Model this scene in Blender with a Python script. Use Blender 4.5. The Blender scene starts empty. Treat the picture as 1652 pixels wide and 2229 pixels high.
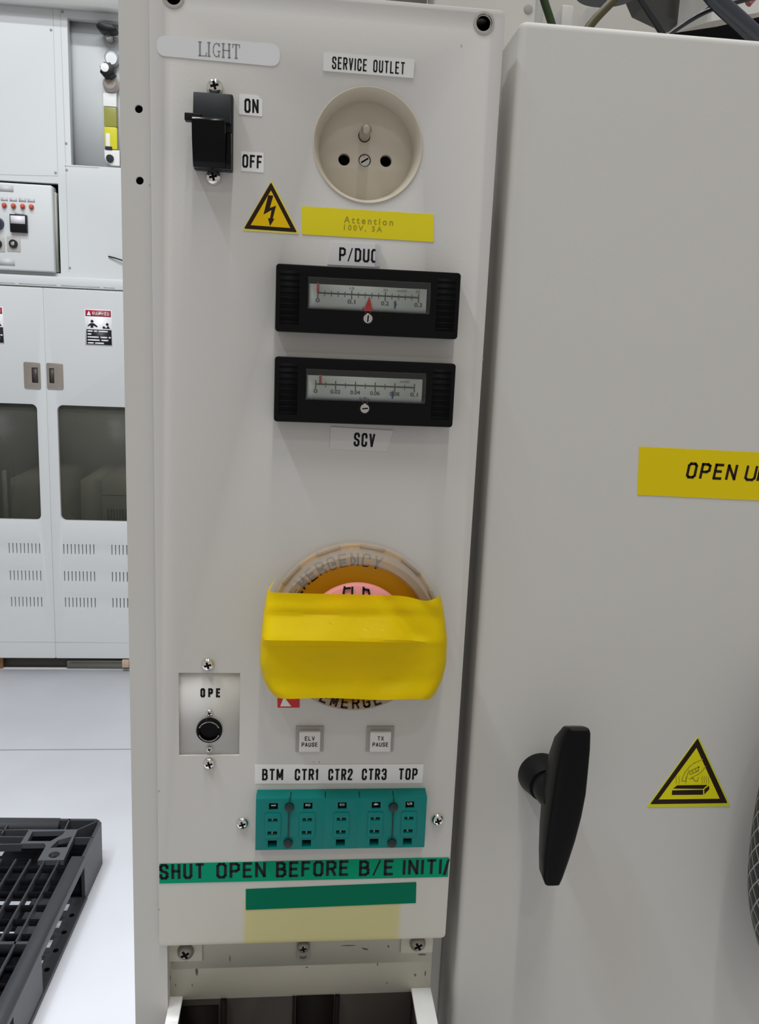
import bpy, bmesh, math, random
from mathutils import Vector, Matrix
R_ = math.radians
random.seed(4)
SC = bpy.context.scene
COL = SC.collection

# ------------------------------------------------------------------ camera
CAM = Vector((0.0, -0.3876, 1.35))
FPX = 1800.0                                   # focal length in pixels of the 1652 x 2229 frame
def cam_axes():
    p, y, r = R_(11.09), R_(-5.85), R_(2.452)
    cy, sy, cp, sp, cr, sr = math.cos(y), math.sin(y), math.cos(p), math.sin(p), math.cos(r), math.sin(r)
    Ry = Matrix(((cy, 0, sy), (0, 1, 0), (-sy, 0, cy)))
    Rp = Matrix(((1, 0, 0), (0, cp, -sp), (0, sp, cp)))
    Rr = Matrix(((cr, -sr, 0), (sr, cr, 0), (0, 0, 1)))
    M = Rr @ Rp @ Ry
    w = lambda v: Vector((v[0], v[2], -v[1]))
    return w(M[0]), w(M[1]), w(M[2])           # right, down, forward in world axes
C_R, C_D, C_F = cam_axes()
cd = bpy.data.cameras.new('camera')
cd.sensor_fit = 'HORIZONTAL'; cd.sensor_width = 36.0; cd.lens = 36.0 * FPX / 1652.0
cd.clip_start = 0.02; cd.clip_end = 60
co = bpy.data.objects.new('camera', cd); COL.objects.link(co)
m = Matrix.Identity(4)
for i in range(3):
    m[i][0] = C_R[i]; m[i][1] = -C_D[i]; m[i][2] = -C_F[i]; m[i][3] = CAM[i]
co.matrix_world = m
SC.camera = co

# ------------------------------------------------------------------ light
SC.view_settings.view_transform = 'Standard'; SC.view_settings.look = 'None'
SC.view_settings.exposure = 0.0; SC.view_settings.gamma = 1.0
SC.view_settings.use_curve_mapping = False
wd = bpy.data.worlds.new('room_air'); SC.world = wd; wd.use_nodes = True
wd.node_tree.nodes['Background'].inputs[0].default_value = (1.0, 0.965, 0.905, 1)
wd.node_tree.nodes['Background'].inputs[1].default_value = 0.40
def lamp(name, loc, sx, sy, power, col=(1, 1, 1), rot=(0, 0, 0)):
    l = bpy.data.lights.new(name, 'AREA'); l.shape = 'RECTANGLE'; l.size = sx; l.size_y = sy
    l.energy = power; l.color = col
    o = bpy.data.objects.new(name, l); COL.objects.link(o); o.location = loc; o.rotation_euler = rot
    return o
# ceiling tubes of the room
lamp('ceiling_tube_over_panel', (0.06, -0.75, 3.95), 0.05, 1.30, 28, (1.0, 0.985, 0.95))
lamp('ceiling_tube_behind_viewer', (0.02, -2.40, 3.95), 0.36, 0.12, 9.5, (1.0, 0.985, 0.96))
lamp('ceiling_tube_left_aisle', (-1.20, -0.62, 3.95), 0.10, 1.0, 30, (0.86, 0.92, 1.0))
lamp('ceiling_tube_back_aisle', (-1.0, 1.35, 3.95), 1.30, 0.12, 43, (0.94, 0.97, 1.0))
lamp('ceiling_tube_back_aisle', (-0.9, 0.25, 3.95), 1.20, 0.12, 50, (0.94, 0.97, 1.0))
lamp('ceiling_tube_over_machine', (0.35, 0.55, 3.95), 0.8, 0.10, 24, (0.97, 0.98, 1.0))

# ------------------------------------------------------------------ planes and projection of measurements
class Plane:
    def __init__(s, O, U=(1, 0, 0), V=(0, 0, 1)):
        s.O = Vector(O); s.U = Vector(U).normalized(); s.V = Vector(V).normalized(); s.N = s.U.cross(s.V)
    def uv(s, px, py, w=0.0):
        d = C_R * (px - 826) + C_D * (py - 1114.5) + C_F * FPX
        O = s.O + s.N * w
        p = CAM + d * ((O - CAM).dot(s.N) / d.dot(s.N)) - s.O
        return (p.dot(s.U), p.dot(s.V))
    def mat(s, u, v, w=0.0, rot=0.0):
        m = Matrix.Identity(4)
        for i in range(3):
            m[i][0] = s.U[i]; m[i][1] = s.V[i]; m[i][2] = s.N[i]
            m[i][3] = (s.O + s.U * u + s.V * v + s.N * w)[i]
        return m @ Matrix.Rotation(rot, 4, 'Z')
PANEL = Plane((0, 0, 0))
DOOR = Plane((0, 0.004, 0))                  # front of the right-hand enclosure
CAB = Plane((0, 2.949, 0))                    # front of the white cabinets across the aisle

# ------------------------------------------------------------------ materials
MATS = {}
def mat(name, rgb, rough=0.5, metal=0.0, spec=0.5, noise=0.0, nscale=40, bump=0.0, bscale=400, coat=0.0):
    if name in MATS: return MATS[name]
    M = bpy.data.materials.new(name); M.use_nodes = True; nt = M.node_tree; b = nt.nodes['Principled BSDF']
    b.inputs['Base Color'].default_value = (*rgb, 1); b.inputs['Roughness'].default_value = rough
    b.inputs['Metallic'].default_value = metal; b.inputs['Specular IOR Level'].default_value = spec
    b.inputs['Coat Weight'].default_value = coat
    tc = nt.nodes.new('ShaderNodeTexCoord')
    if noise:
        n = nt.nodes.new('ShaderNodeTexNoise'); n.inputs['Scale'].default_value = nscale; n.inputs['Detail'].default_value = 4
        mx = nt.nodes.new('ShaderNodeMix'); mx.data_type = 'RGBA'
        mx.inputs[6].default_value = (*[c * (1 - noise) for c in rgb], 1); mx.inputs[7].default_value = (*[min(1, c * (1 + noise)) for c in rgb], 1)
        nt.links.new(tc.outputs['Object'], n.inputs['Vector']); nt.links.new(n.outputs['Fac'], mx.inputs[0]); nt.links.new(mx.outputs[2], b.inputs['Base Color'])
    if bump:
        n2 = nt.nodes.new('ShaderNodeTexNoise'); n2.inputs['Scale'].default_value = bscale; n2.inputs['Detail'].default_value = 2
        bp = nt.nodes.new('ShaderNodeBump'); bp.inputs['Strength'].default_value = bump; bp.inputs['Distance'].default_value = 0.0004
        nt.links.new(tc.outputs['Object'], n2.inputs['Vector']); nt.links.new(n2.outputs['Fac'], bp.inputs['Height']); nt.links.new(bp.outputs['Normal'], b.inputs['Normal'])
    MATS[name] = M
    return M
def clear(name, tint, milk, milkcol, gloss=0.06, rough=0.02):
    """clear or tinted sheet plastic: see-through with a little milkiness and a sheen"""
    if name in MATS: return MATS[name]
    M = bpy.data.materials.new(name); M.use_nodes = True; nt = M.node_tree; nt.nodes.clear()
    o = nt.nodes.new('ShaderNodeOutputMaterial'); t = nt.nodes.new('ShaderNodeBsdfTransparent'); t.inputs[0].default_value = (*tint, 1)
    d = nt.nodes.new('ShaderNodeBsdfDiffuse'); d.inputs[0].default_value = (*milkcol, 1)
    g = nt.nodes.new('ShaderNodeBsdfGlossy'); g.inputs['Roughness'].default_value = rough
    a = nt.nodes.new('ShaderNodeMixShader'); a.inputs[0].default_value = milk
    fr = nt.nodes.new('ShaderNodeFresnel'); fr.inputs[0].default_value = 1.45
    mu = nt.nodes.new('ShaderNodeMath'); mu.operation = 'MULTIPLY'; mu.inputs[1].default_value = gloss / 0.035; mu.use_clamp = True
    b = nt.nodes.new('ShaderNodeMixShader')
    L = nt.links.new
    L(t.outputs[0], a.inputs[1]); L(d.outputs[0], a.inputs[2]); L(fr.outputs[0], mu.inputs[0]); L(mu.outputs[0], b.inputs[0])
    L(a.outputs[0], b.inputs[1]); L(g.outputs[0], b.inputs[2]); L(b.outputs[0], o.inputs[0])
    MATS[name] = M
    return M
paint = mat('grey_beige_paint', (0.60, 0.585, 0.555), 0.5, spec=0.2, noise=0.012, nscale=30, bump=0.06, bscale=900)
paint_dk = mat('grey_beige_paint_frame', (0.60, 0.59, 0.555), 0.5, spec=0.3, noise=0.02, nscale=20)
encl = mat('enclosure_paint', (0.555, 0.542, 0.512), 0.55, spec=0.2, noise=0.012, nscale=14, bump=0.10, bscale=1200)
cabw = mat('cabinet_white', (0.585, 0.605, 0.61), 0.4, spec=0.35, noise=0.008, nscale=3)
cabg = mat('cabinet_soffit', (0.52, 0.51, 0.48), 0.6)
seam = mat('seam_dark', (0.10, 0.105, 0.11), 0.7)
black = mat('black_plastic', (0.005, 0.005, 0.006), 0.4, spec=0.22)
blackm = mat('black_matt', (0.004, 0.004, 0.0045), 0.7, spec=0.08)
blackg = mat('black_gloss', (0.0025, 0.0025, 0.003), 0.2, spec=0.16)
charcoal = mat('charcoal_plastic', (0.012, 0.015, 0.018), 0.45, spec=0.3)
ink = mat('label_ink', (0.014, 0.014, 0.017), 0.6, spec=0.2)
inkw = mat('faded_ink', (0.26, 0.26, 0.27), 0.7, spec=0.2)
inkbrown = mat('sign_ink', (0.022, 0.010, 0.006), 0.55, spec=0.2)
inkol = mat('faded_ink_on_yellow', (0.36, 0.31, 0.02), 0.6, spec=0.2)
lab = mat('label_white', (0.80, 0.80, 0.79), 0.45, spec=0.2)
labf = mat('label_film', (0.70, 0.705, 0.715), 0.35, spec=0.5)
labg = mat('label_grey_film', (0.60, 0.585, 0.565), 0.32, spec=0.5)
yel = mat('label_yellow', (0.78, 0.66, 0.022), 0.5, spec=0.12, noise=0.03, nscale=60)
yeld = mat('label_yellow_deep', (0.74, 0.57, 0.008), 0.5, spec=0.08, noise=0.03, nscale=50)
sgn = mat('sign_yellow', (0.78, 0.50, 0.006), 0.5, spec=0.1)
sgne = mat('sign_edge_yellow', (0.75, 0.62, 0.10), 0.4, spec=0.3)
sgnh = mat('sign_yellow_lime', (0.72, 0.66, 0.012), 0.5, spec=0.1)
sgnl = mat('sign_edge_lime', (0.62, 0.64, 0.02), 0.5, spec=0.1)
tape_y = mat('tape_yellow', (0.97, 0.78, 0.005), 0.45, spec=0.15)
teal = mat('teal_plastic', (0.001, 0.200, 0.180), 0.34, spec=0.25)
green = mat('tape_green', (0.001, 0.31, 0.16), 0.5, spec=0.08)
greend = mat('tape_green_plain', (0.0, 0.16, 0.085), 0.6, spec=0.1)
ivory = mat('ivory_plastic', (0.58, 0.525, 0.43), 0.30, spec=0.4)
steel = mat('steel', (0.62, 0.60, 0.57), 0.22, metal=1.0)
steelb = mat('bright_steel', (0.80, 0.78, 0.75), 0.12, metal=1.0)
steeld = mat('brushed_steel', (0.50, 0.46, 0.42), 0.32, metal=1.0, noise=0.06, nscale=60)
dark = mat('dark_inside', (0.006, 0.006, 0.006), 0.9, spec=0.0)
key = mat('key_white', (0.70, 0.69, 0.67), 0.4, spec=0.4)
keyf = mat('key_frame_grey', (0.35, 0.335, 0.325), 0.5)
legend = mat('legend_orange', (0.80, 0.42, 0.01), 0.45, spec=0.3)
pink = mat('button_pink_red', (0.80, 0.30, 0.29), 0.28, spec=0.5)
red = mat('sticker_red', (0.55, 0.015, 0.012), 0.4)
dial = mat('dial_face', (0.74, 0.76, 0.70), 0.5)
needle = mat('pointer_red', (0.95, 0.012, 0.012), 0.5, spec=0.1)
needlep = mat('pointer_rose', (0.62, 0.06, 0.09), 0.4)
blue = mat('pointer_blue', (0.02, 0.10, 0.22), 0.4)
scalek = mat('scale_ink', (0.11, 0.115, 0.115), 0.6)
rubber = mat('hose_black', (0.016, 0.016, 0.018), 0.55)
guardm = clear('guard_clear', (0.97, 0.96, 0.93), 0.34, (0.66, 0.63, 0.58), 0.06)
windowm = clear('meter_window', (0.93, 0.95, 0.95), 0.03, (0.5, 0.5, 0.5), 0.045, 0.03)
smoke = clear('smoked_pane', (0.36, 0.36, 0.33), 0.42, (0.125, 0.125, 0.108), 0.006, 0.3)
bowl = clear('yellow_bowl', (0.80, 0.78, 0.06), 0.50, (0.52, 0.52, 0.02), 0.06)

# ------------------------------------------------------------------ mesh helpers
def BM(): return bmesh.new()
def box(b, x0, x1, y0, y1, z0, z1):
    v = [b.verts.new(p) for p in ((x0, y0, z0), (x1, y0, z0), (x1, y1, z0), (x0, y1, z0), (x0, y0, z1), (x1, y0, z1), (x1, y1, z1), (x0, y1, z1))]
    fs = []
    for q in ((3, 2, 1, 0), (4, 5, 6, 7), (0, 1, 5, 4), (1, 2, 6, 5), (2, 3, 7, 6), (3, 0, 4, 7)): fs.append(b.faces.new([v[i] for i in q]))
    return b
def rbox(b, x0, x1, y0, y1, z0, z1, r=0.001, seg=2):
    t = BM(); box(t, x0, x1, y0, y1, z0, z1)
    bmesh.ops.bevel(t, geom=t.edges[:], offset=r, segments=seg, affect='EDGES', profile=0.5)
    merge(b, t); return b
def merge(b, t, M=None):
    me = bpy.data.meshes.new('tmp'); t.to_mesh(me); t.free()
    if M is not None: me.transform(M)
    b.from_mesh(me); bpy.data.meshes.remove(me)
def prism(b, pts, z0, z1, bev=0.0):
    t = BM(); lo = [t.verts.new((x, y, z0)) for x, y in pts]; hi = [t.verts.new((x, y, z1)) for x, y in pts]
    n = len(pts); t.faces.new(lo[::-1]); t.faces.new(hi)
    for i in range(n): t.faces.new((lo[i], lo[(i + 1) % n], hi[(i + 1) % n], hi[i]))
    bmesh.ops.recalc_face_normals(t, faces=t.faces[:])
    if bev: bmesh.ops.bevel(t, geom=t.edges[:], offset=bev, segments=2, affect='EDGES', profile=0.5)
    merge(b, t); return b
def lathe(b, prof, seg=48, cx=0, cy=0, M=None):
    t = BM(); rings = []
    for r, z in prof:
        if r < 1e-7: rings.append([t.verts.new((cx, cy, z))])
        else: rings.append([t.verts.new((cx + r * math.cos(2 * math.pi * i / seg), cy + r * math.sin(2 * math.pi * i / seg), z)) for i in range(seg)])
    for a, c in zip(rings, rings[1:]):
        for i in range(seg):
            j = (i + 1) % seg
            q = [a[i % len(a)], a[j % len(a)], c[j % len(c)], c[i % len(c)]]
            u = []
            for v in q:
                if v not in u: u.append(v)
            if len(u) > 2:
                try: t.faces.new(u)
                except ValueError: pass
    bmesh.ops.recalc_face_normals(t, faces=t.faces[:])
    merge(b, t, M); return b
def disc(b, r, z0, z1, cx=0, cy=0, bev=0.0, seg=40):
    if bev: lathe(b, [(0, z0), (r, z0), (r, z1 - bev), (r - bev * 0.3, z1 - bev * 0.3), (r - bev, z1), (0, z1)], seg, cx, cy)
    else: lathe(b, [(0, z0), (r, z0), (r, z1), (0, z1)], seg, cx, cy)
    return b
def catmull(pts, n=8):
    P = [Vector(p) for p in pts]; P = [2 * P[0] - P[1]] + P + [2 * P[-1] - P[-2]]; out = []
    for i in range(1, len(P) - 2):
        for k in range(n):
            t = k / n; a, b_, c, d = P[i - 1], P[i], P[i + 1], P[i + 2]
            out.append(0.5 * ((2 * b_) + (-a + c) * t + (2 * a - 5 * b_ + 4 * c - d) * t * t + (-a + 3 * b_ - 3 * c + d) * t ** 3))
    out.append(P[-2]); return out
def tube(b, pts, r, seg=14, cap=True, uv=False, turns=1.0):
    P = [Vector(p) for p in pts]; n = len(P); rings = []; up = Vector((0.3, 0.5, 0.8)).normalized()
    lay = b.loops.layers.uv.new('uv') if uv else None
    ln = [0.0]
    for i in range(1, n): ln.append(ln[-1] + (P[i] - P[i - 1]).length)
    for i in range(n):
        T = (P[min(i + 1, n - 1)] - P[max(i - 1, 0)]).normalized()
        A = (up - T * up.dot(T)).normalized(); B = T.cross(A); up = A
        rings.append([b.verts.new(P[i] + (A * math.cos(2 * math.pi * k / seg) + B * math.sin(2 * math.pi * k / seg)) * r) for k in range(seg)])
    for i in range(n - 1):
        for k in range(seg):
            j = (k + 1) % seg
            f = b.faces.new((rings[i][k], rings[i][j], rings[i + 1][j], rings[i + 1][k]))
            if uv:
                for lp, (uu, vv) in zip(f.loops, ((k / seg, ln[i]), ((k + 1) / seg, ln[i]), ((k + 1) / seg, ln[i + 1]), (k / seg, ln[i + 1]))): lp[lay].uv = (uu, vv)
    if cap: b.faces.new(rings[0][::-1]); b.faces.new(rings[-1])
    return b
def curve_plate(outer, holes, z0, z1, bev=0.0):
    """flat sheet with an outline and holes, as a mesh"""
    cu = bpy.data.curves.new('tmp', 'CURVE'); cu.dimensions = '2D'; cu.fill_mode = 'BOTH'
    cu.extrude = max(1e-6, (z1 - z0) / 2 - bev); cu.bevel_depth = bev; cu.bevel_resolution = 1
    for loop in [outer] + holes:
        s = cu.splines.new('POLY'); s.points.add(len(loop) - 1)
        for p, q in zip(s.points, loop): p.co = (q[0], q[1], 0, 1)
        s.use_cyclic_u = True
    o = bpy.data.objects.new('tmp', cu); COL.objects.link(o); bpy.context.view_layer.update()
    me = bpy.data.meshes.new_from_object(o.evaluated_get(bpy.context.evaluated_depsgraph_get()))
    bpy.data.objects.remove(o); bpy.data.curves.remove(cu)
    me.transform(Matrix.Translation((0, 0, (z0 + z1) / 2)))
    b = BM(); b.from_mesh(me); bpy.data.meshes.remove(me)
    bmesh.ops.remove_doubles(b, verts=b.verts[:], dist=1e-6)
    return b
def circ(cx, cy, r, n=40): return [(cx + r * math.cos(2 * math.pi * i / n), cy + r * math.sin(2 * math.pi * i / n)) for i in range(n)]
def rrect(x0, x1, y0, y1, r, n=6):
    out = []
    for cx, cy, a0 in ((x1 - r, y0 + r, -90), (x1 - r, y1 - r, 0), (x0 + r, y1 - r, 90), (x0 + r, y0 + r, 180)):
        for k in range(n + 1):
            a = R_(a0 + 90 * k / n); out.append((cx + r * math.cos(a), cy + r * math.sin(a)))
    return out
def rect(x0, x1, y0, y1): return [(x0, y0), (x1, y0), (x1, y1), (x0, y1)]
def round_poly(pts, r, n=4):
    out = []; N = len(pts)
    for i in range(N):
        p = Vector(pts[i]); a = Vector(pts[i - 1]); c = Vector(pts[(i + 1) % N])
        da = (a - p).normalized(); dc = (c - p).normalized()
        ang = da.angle(dc); L = min(r / math.tan(ang / 2), 0.45 * (a - p).length, 0.45 * (c - p).length)
        s, e = p + da * L, p + dc * L
        for k in range(n + 1):
            t = k / n; out.append(tuple((s * (1 - t) ** 2 + p * 2 * t * (1 - t) + e * t * t)))
    return out
def stroke(b, pts, wid, z0, z1):
    """a drawn line of the given width as a thin raised ribbon"""
    for a, c in zip(pts, pts[1:]):
        a = Vector(a); c = Vector(c); d = (c - a)
        if d.length < 1e-9: continue
        d.normalize(); n = Vector((-d.y, d.x)) * wid / 2; e = d * wid * 0.35
        prism(b, [tuple(a - e - n), tuple(c + e - n), tuple(c + e + n), tuple(a - e + n)], z0, z1)
    return b
def text_bm(s, w, h, z0=0.0, th=0.00008, bold=0.0, shear=0.0, cx=0.0, cy=0.0, rot=0.0, spacing=1.0):
    """printed lettering fitted to a width and a height"""
    cu = bpy.data.curves.new('tmp', 'FONT'); cu.body = s; cu.size = 1.0; cu.offset = bold; cu.shear = shear
    cu.extrude = 0.01; cu.resolution_u = 4; cu.space_character = spacing
    o = bpy.data.objects.new('tmp', cu); COL.objects.link(o); bpy.context.view_layer.update()
    me = bpy.data.meshes.new_from_object(o.evaluated_get(bpy.context.evaluated_depsgraph_get()))
    bpy.data.objects.remove(o); bpy.data.curves.remove(cu)
    xs = [v.co.x for v in me.vertices]; ys = [v.co.y for v in me.vertices]
    x0, x1, y0, y1 = min(xs), max(xs), min(ys), max(ys)
    sx = w / (x1 - x0); sy = h / (y1 - y0)
    for v in me.vertices:
        v.co.x = (v.co.x - (x0 + x1) / 2) * sx; v.co.y = (v.co.y - (y0 + y1) / 2) * sy; v.co.z = z0 + (th if v.co.z > 0 else 0)
    me.transform(Matrix.Translation((cx, cy, 0)) @ Matrix.Rotation(rot, 4, 'Z'))
    b = BM(); b.from_mesh(me); bpy.data.meshes.remove(me); return b

GL = {'A': (1, [[(0, 0), (.5, 1), (1, 0)], [(.17, .3), (.83, .3)]]),
 'B': (1, [[(0, 0), (0, 1), (.62, 1), (.92, .9), (.92, .64), (.62, .53), (0, .53)], [(.62, .53), (1, .42), (1, .12), (.68, 0), (0, 0)]]),
 'C': (1, [[(1, .7), (1, .86), (.78, 1), (.22, 1), (0, .86), (0, .14), (.22, 0), (.78, 0), (1, .14), (1, .3)]]),
 'D': (1, [[(0, 0), (0, 1), (.66, 1), (1, .84), (1, .16), (.66, 0), (0, 0)]]),
 'E': (.9, [[(1, 0), (0, 0), (0, 1), (1, 1)], [(0, .52), (.86, .52)]]), 'F': (.85, [[(0, 0), (0, 1), (1, 1)], [(0, .52), (.84, .52)]]),
 'G': (1, [[(1, .74), (1, .86), (.78, 1), (.22, 1), (0, .86), (0, .14), (.22, 0), (.78, 0), (1, .14), (1, .46), (.56, .46)]]),
 'H': (1, [[(0, 0), (0, 1)], [(1, 0), (1, 1)], [(0, .52), (1, .52)]]), 'I': (0.02, [[(.5, 0), (.5, 1)]]), '4': (1, [[(.72, 0), (.72, 1), (0, .3), (1, .3)]]), '5': (1, [[(1, 1), (.1, 1), (0, .55), (.7, .6), (1, .45), (1, .14), (.75, 0), (0, .05)]]), 'L': (.85, [[(0, 1), (0, 0), (1, 0)]]),
 'M': (1.3, [[(0, 0), (0, 1), (.5, .2), (1, 1), (1, 0)]]), 'N': (1.05, [[(0, 0), (0, 1), (1, 0), (1, 1)]]),
 'O': (1, [[(0, .14), (0, .86), (.22, 1), (.78, 1), (1, .86), (1, .14), (.78, 0), (.22, 0), (0, .14)]]),
 'P': (1, [[(0, 0), (0, 1), (.7, 1), (1, .9), (1, .56), (.7, .44), (0, .44)]]), 'R': (1, [[(0, 0), (0, 1), (.7, 1), (1, .9), (1, .58), (.7, .47), (0, .47)], [(.58, .47), (1, 0)]]),
 'S': (1, [[(1, .76), (1, .88), (.78, 1), (.22, 1), (0, .88), (0, .66), (.22, .55), (.78, .46), (1, .34), (1, .12), (.78, 0), (.22, 0), (0, .12), (0, .26)]]),
 'T': (1, [[(0, 1), (1, 1)], [(.5, 1), (.5, 0)]]), 'U': (1, [[(0, 1), (0, .14), (.22, 0), (.78, 0), (1, .14), (1, 1)]]), 'V': (1, [[(0, 1), (.5, 0), (1, 1)]]),
 'X': (1, [[(0, 0), (1, 1)], [(0, 1), (1, 0)]]), 'Y': (1, [[(0, 1), (.5, .45), (1, 1)], [(.5, .45), (.5, 0)]]),
 '1': (.35, [[(0, .78), (.6, 1), (.6, 0)]]), '2': (1, [[(0, .74), (0, .88), (.22, 1), (.78, 1), (1, .88), (1, .66), (0, .1), (0, 0), (1, 0)]]),
 '3': (1, [[(0, .8), (0, .88), (.22, 1), (.78, 1), (1, .88), (1, .64), (.78, .53), (.4, .53)], [(.78, .53), (1, .42), (1, .12), (.78, 0), (.22, 0), (0, .12), (0, .22)]]),
 '/': (.8, [[(0, -.04), (1, 1.04)]]), ' ': (.75, [])}
def gothic(s, w, h, z0=0.0, th=0.00008, t=0.17, gap=0.16, cx=0.0, cy=0.0, rot=0.0, shear=0.0):
    """condensed sign lettering of even stroke width, fitted to a width and a height"""
    T = t * h; n = len(s); U = (w - n * T - gap * h * (n - 1)) / sum(GL[c][0] for c in s); b = BM(); x = -w / 2
    for c in s:
        gw, lines = GL[c]; tt = T * (0.62 if c == '/' else 1)
        for ln in lines:
            P = [(x + T / 2 + q[0] * gw * U, -h / 2 + T / 2 + q[1] * (h - T)) for q in ln]
            P = [(p[0] + p[1] * shear, p[1]) for p in P]
            stroke(b, P, tt, z0, z0 + th)
        x += gw * U + T + gap * h
    b.transform(Matrix.Translation((cx, cy, 0)) @ Matrix.Rotation(rot, 4, 'Z')); return b

def link_mesh(name, b, M, smooth=True):
    me = bpy.data.meshes.new(name)
    if smooth:
        for f in b.faces: f.smooth = True
        for e in b.edges:
            if len(e.link_faces) == 2: e.smooth = e.calc_face_angle(0) < R_(35)
            else: e.smooth = False
    b.to_mesh(me); b.free()
    me.materials.append(M)
    o = bpy.data.objects.new(name, me); COL.objects.link(o); return o
def part(name, b, M, parent, loc=(0, 0, 0), rz=0.0, label=None):
    o = link_mesh(name, b, M); o.parent = parent; o.location = loc; o.rotation_euler = (0, 0, rz)
    if label: o['label'] = label
    return o
def tag(o, label, cat, group=None):
    o['label'] = label; o['category'] = cat
    if group: o['group'] = group
    return o
def thing(name, label, cat, PL, u, v, w=0.0, rot=0.0, group=None):
    o = bpy.data.objects.new(name, None); COL.objects.link(o); o.empty_display_size = 0.01
    o.matrix_world = PL.mat(u, v, w, rot); return tag(o, label, cat, group)
def solo(name, label, cat, b, M, PL, u, v, w=0.0, rot=0.0, group=None):
    o = link_mesh(name, b, M); o.matrix_world = PL.mat(u, v, w, rot); return tag(o, label, cat, group)
def structure(name, b, M):
    o = link_mesh(name, b, M); o['kind'] = 'structure'; return o
def copy_tree(o, parent=None):
    c = o.copy(); COL.objects.link(c)
    if parent is not None: c.parent = parent
    for ch in [x for x in bpy.data.objects if x.parent == o]: copy_tree(ch, c)
    return c

# a flat sticker given by its four corners as seen on a plane; lettering: (text, cx, cy, width, height, material, bold)
def sticker(name, label, cat, PL, quad, M, lettering=(), w=0.0, th=0.00025, rnd=0.0004, group=None, spacing=1.0, shear=0.0, gap=0.12):
    Q = [Vector(PL.uv(x, y, w)) for x, y in quad]
    c = sum(Q, Vector((0, 0))) / len(Q)
    rot = math.atan2(Q[1].y - Q[0].y, Q[1].x - Q[0].x)
    ca, sa = math.cos(-rot), math.sin(-rot)
    L = [((q - c).x * ca - (q - c).y * sa, (q - c).x * sa + (q - c).y * ca) for q in Q]
    b = BM(); prism(b, round_poly(L, rnd)[::-1], 0, th)
    if not lettering: return solo(name, label, cat, b, M, PL, c.x, c.y, w, rot, group)
    t = thing(name, label, cat, PL, c.x, c.y, w, rot, group)
    part('backing', b, M, t)
    for (s, cx, cy, wp, hp, mi, bold) in lettering:
        a = Vector(PL.uv(cx - wp / 2, cy, w)); e = Vector(PL.uv(cx + wp / 2, cy, w)); f = Vector(PL.uv(cx, cy - hp / 2, w)); g = Vector(PL.uv(cx, cy + hp / 2, w))
        p = Vector(PL.uv(cx, cy, w)) - c
        X_, Y_ = p.x * ca - p.y * sa, p.x * sa + p.y * ca
        if bold > 0.05: lb = gothic(s, (e - a).length, (f - g).length, th, 0.00006, bold, gap, X_, Y_, 0, shear)
        else: lb = text_bm(s, (e - a).length, (f - g).length, th, 0.00006, bold, shear, X_, Y_, 0, spacing)
        part('lettering', lb, mi, t)
    return t
def cross_screw_bm(r, h=None, slot='cross'):
    """domed pan-head screw with a cross recess"""
    h = h or r * 0.75
    b = BM(); lathe(b, [(0, 0), (r, 0), (r, h * 0.25), (r * 0.93, h * 0.55), (r * 0.72, h * 0.86), (r * 0.42, h * 0.98), (r * 0.0, h)], 28)
    return b
def screw_recess_bm(r, h):
    b = BM(); a = r * 0.52; t = r * 0.15
    prism(b, [(-a, -t), (-t, -t), (-t, -a), (t, -a), (t, -t), (a, -t), (a, t), (t, t), (t, a), (-t, a), (-t, t), (-a, t)], h * 0.55, h * 1.01)
    return b
def screw(name, label, PL, px, py, rpx, group=None, w=0.0, rot=0.3):
    u, v = PL.uv(px, py, w); u2, v2 = PL.uv(px + rpx, py, w); r = math.hypot(u2 - u, v2 - v); h = r * 0.8
    t = thing(name, label, 'screw', PL, u, v, w, rot, group)
    part('head', cross_screw_bm(r, h), steelb, t); part('cross_recess', screw_recess_bm(r, h), blackm, t)
    return t
def screw_part(parent, x, y, z, r, rot=0.3, name='screw', M=None):
    h = r * 0.8
    o = part(name, cross_screw_bm(r, h), M or steelb, parent, (x, y, z), rot)
    part('cross_recess', screw_recess_bm(r, h), blackm, o)
    return o

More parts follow.
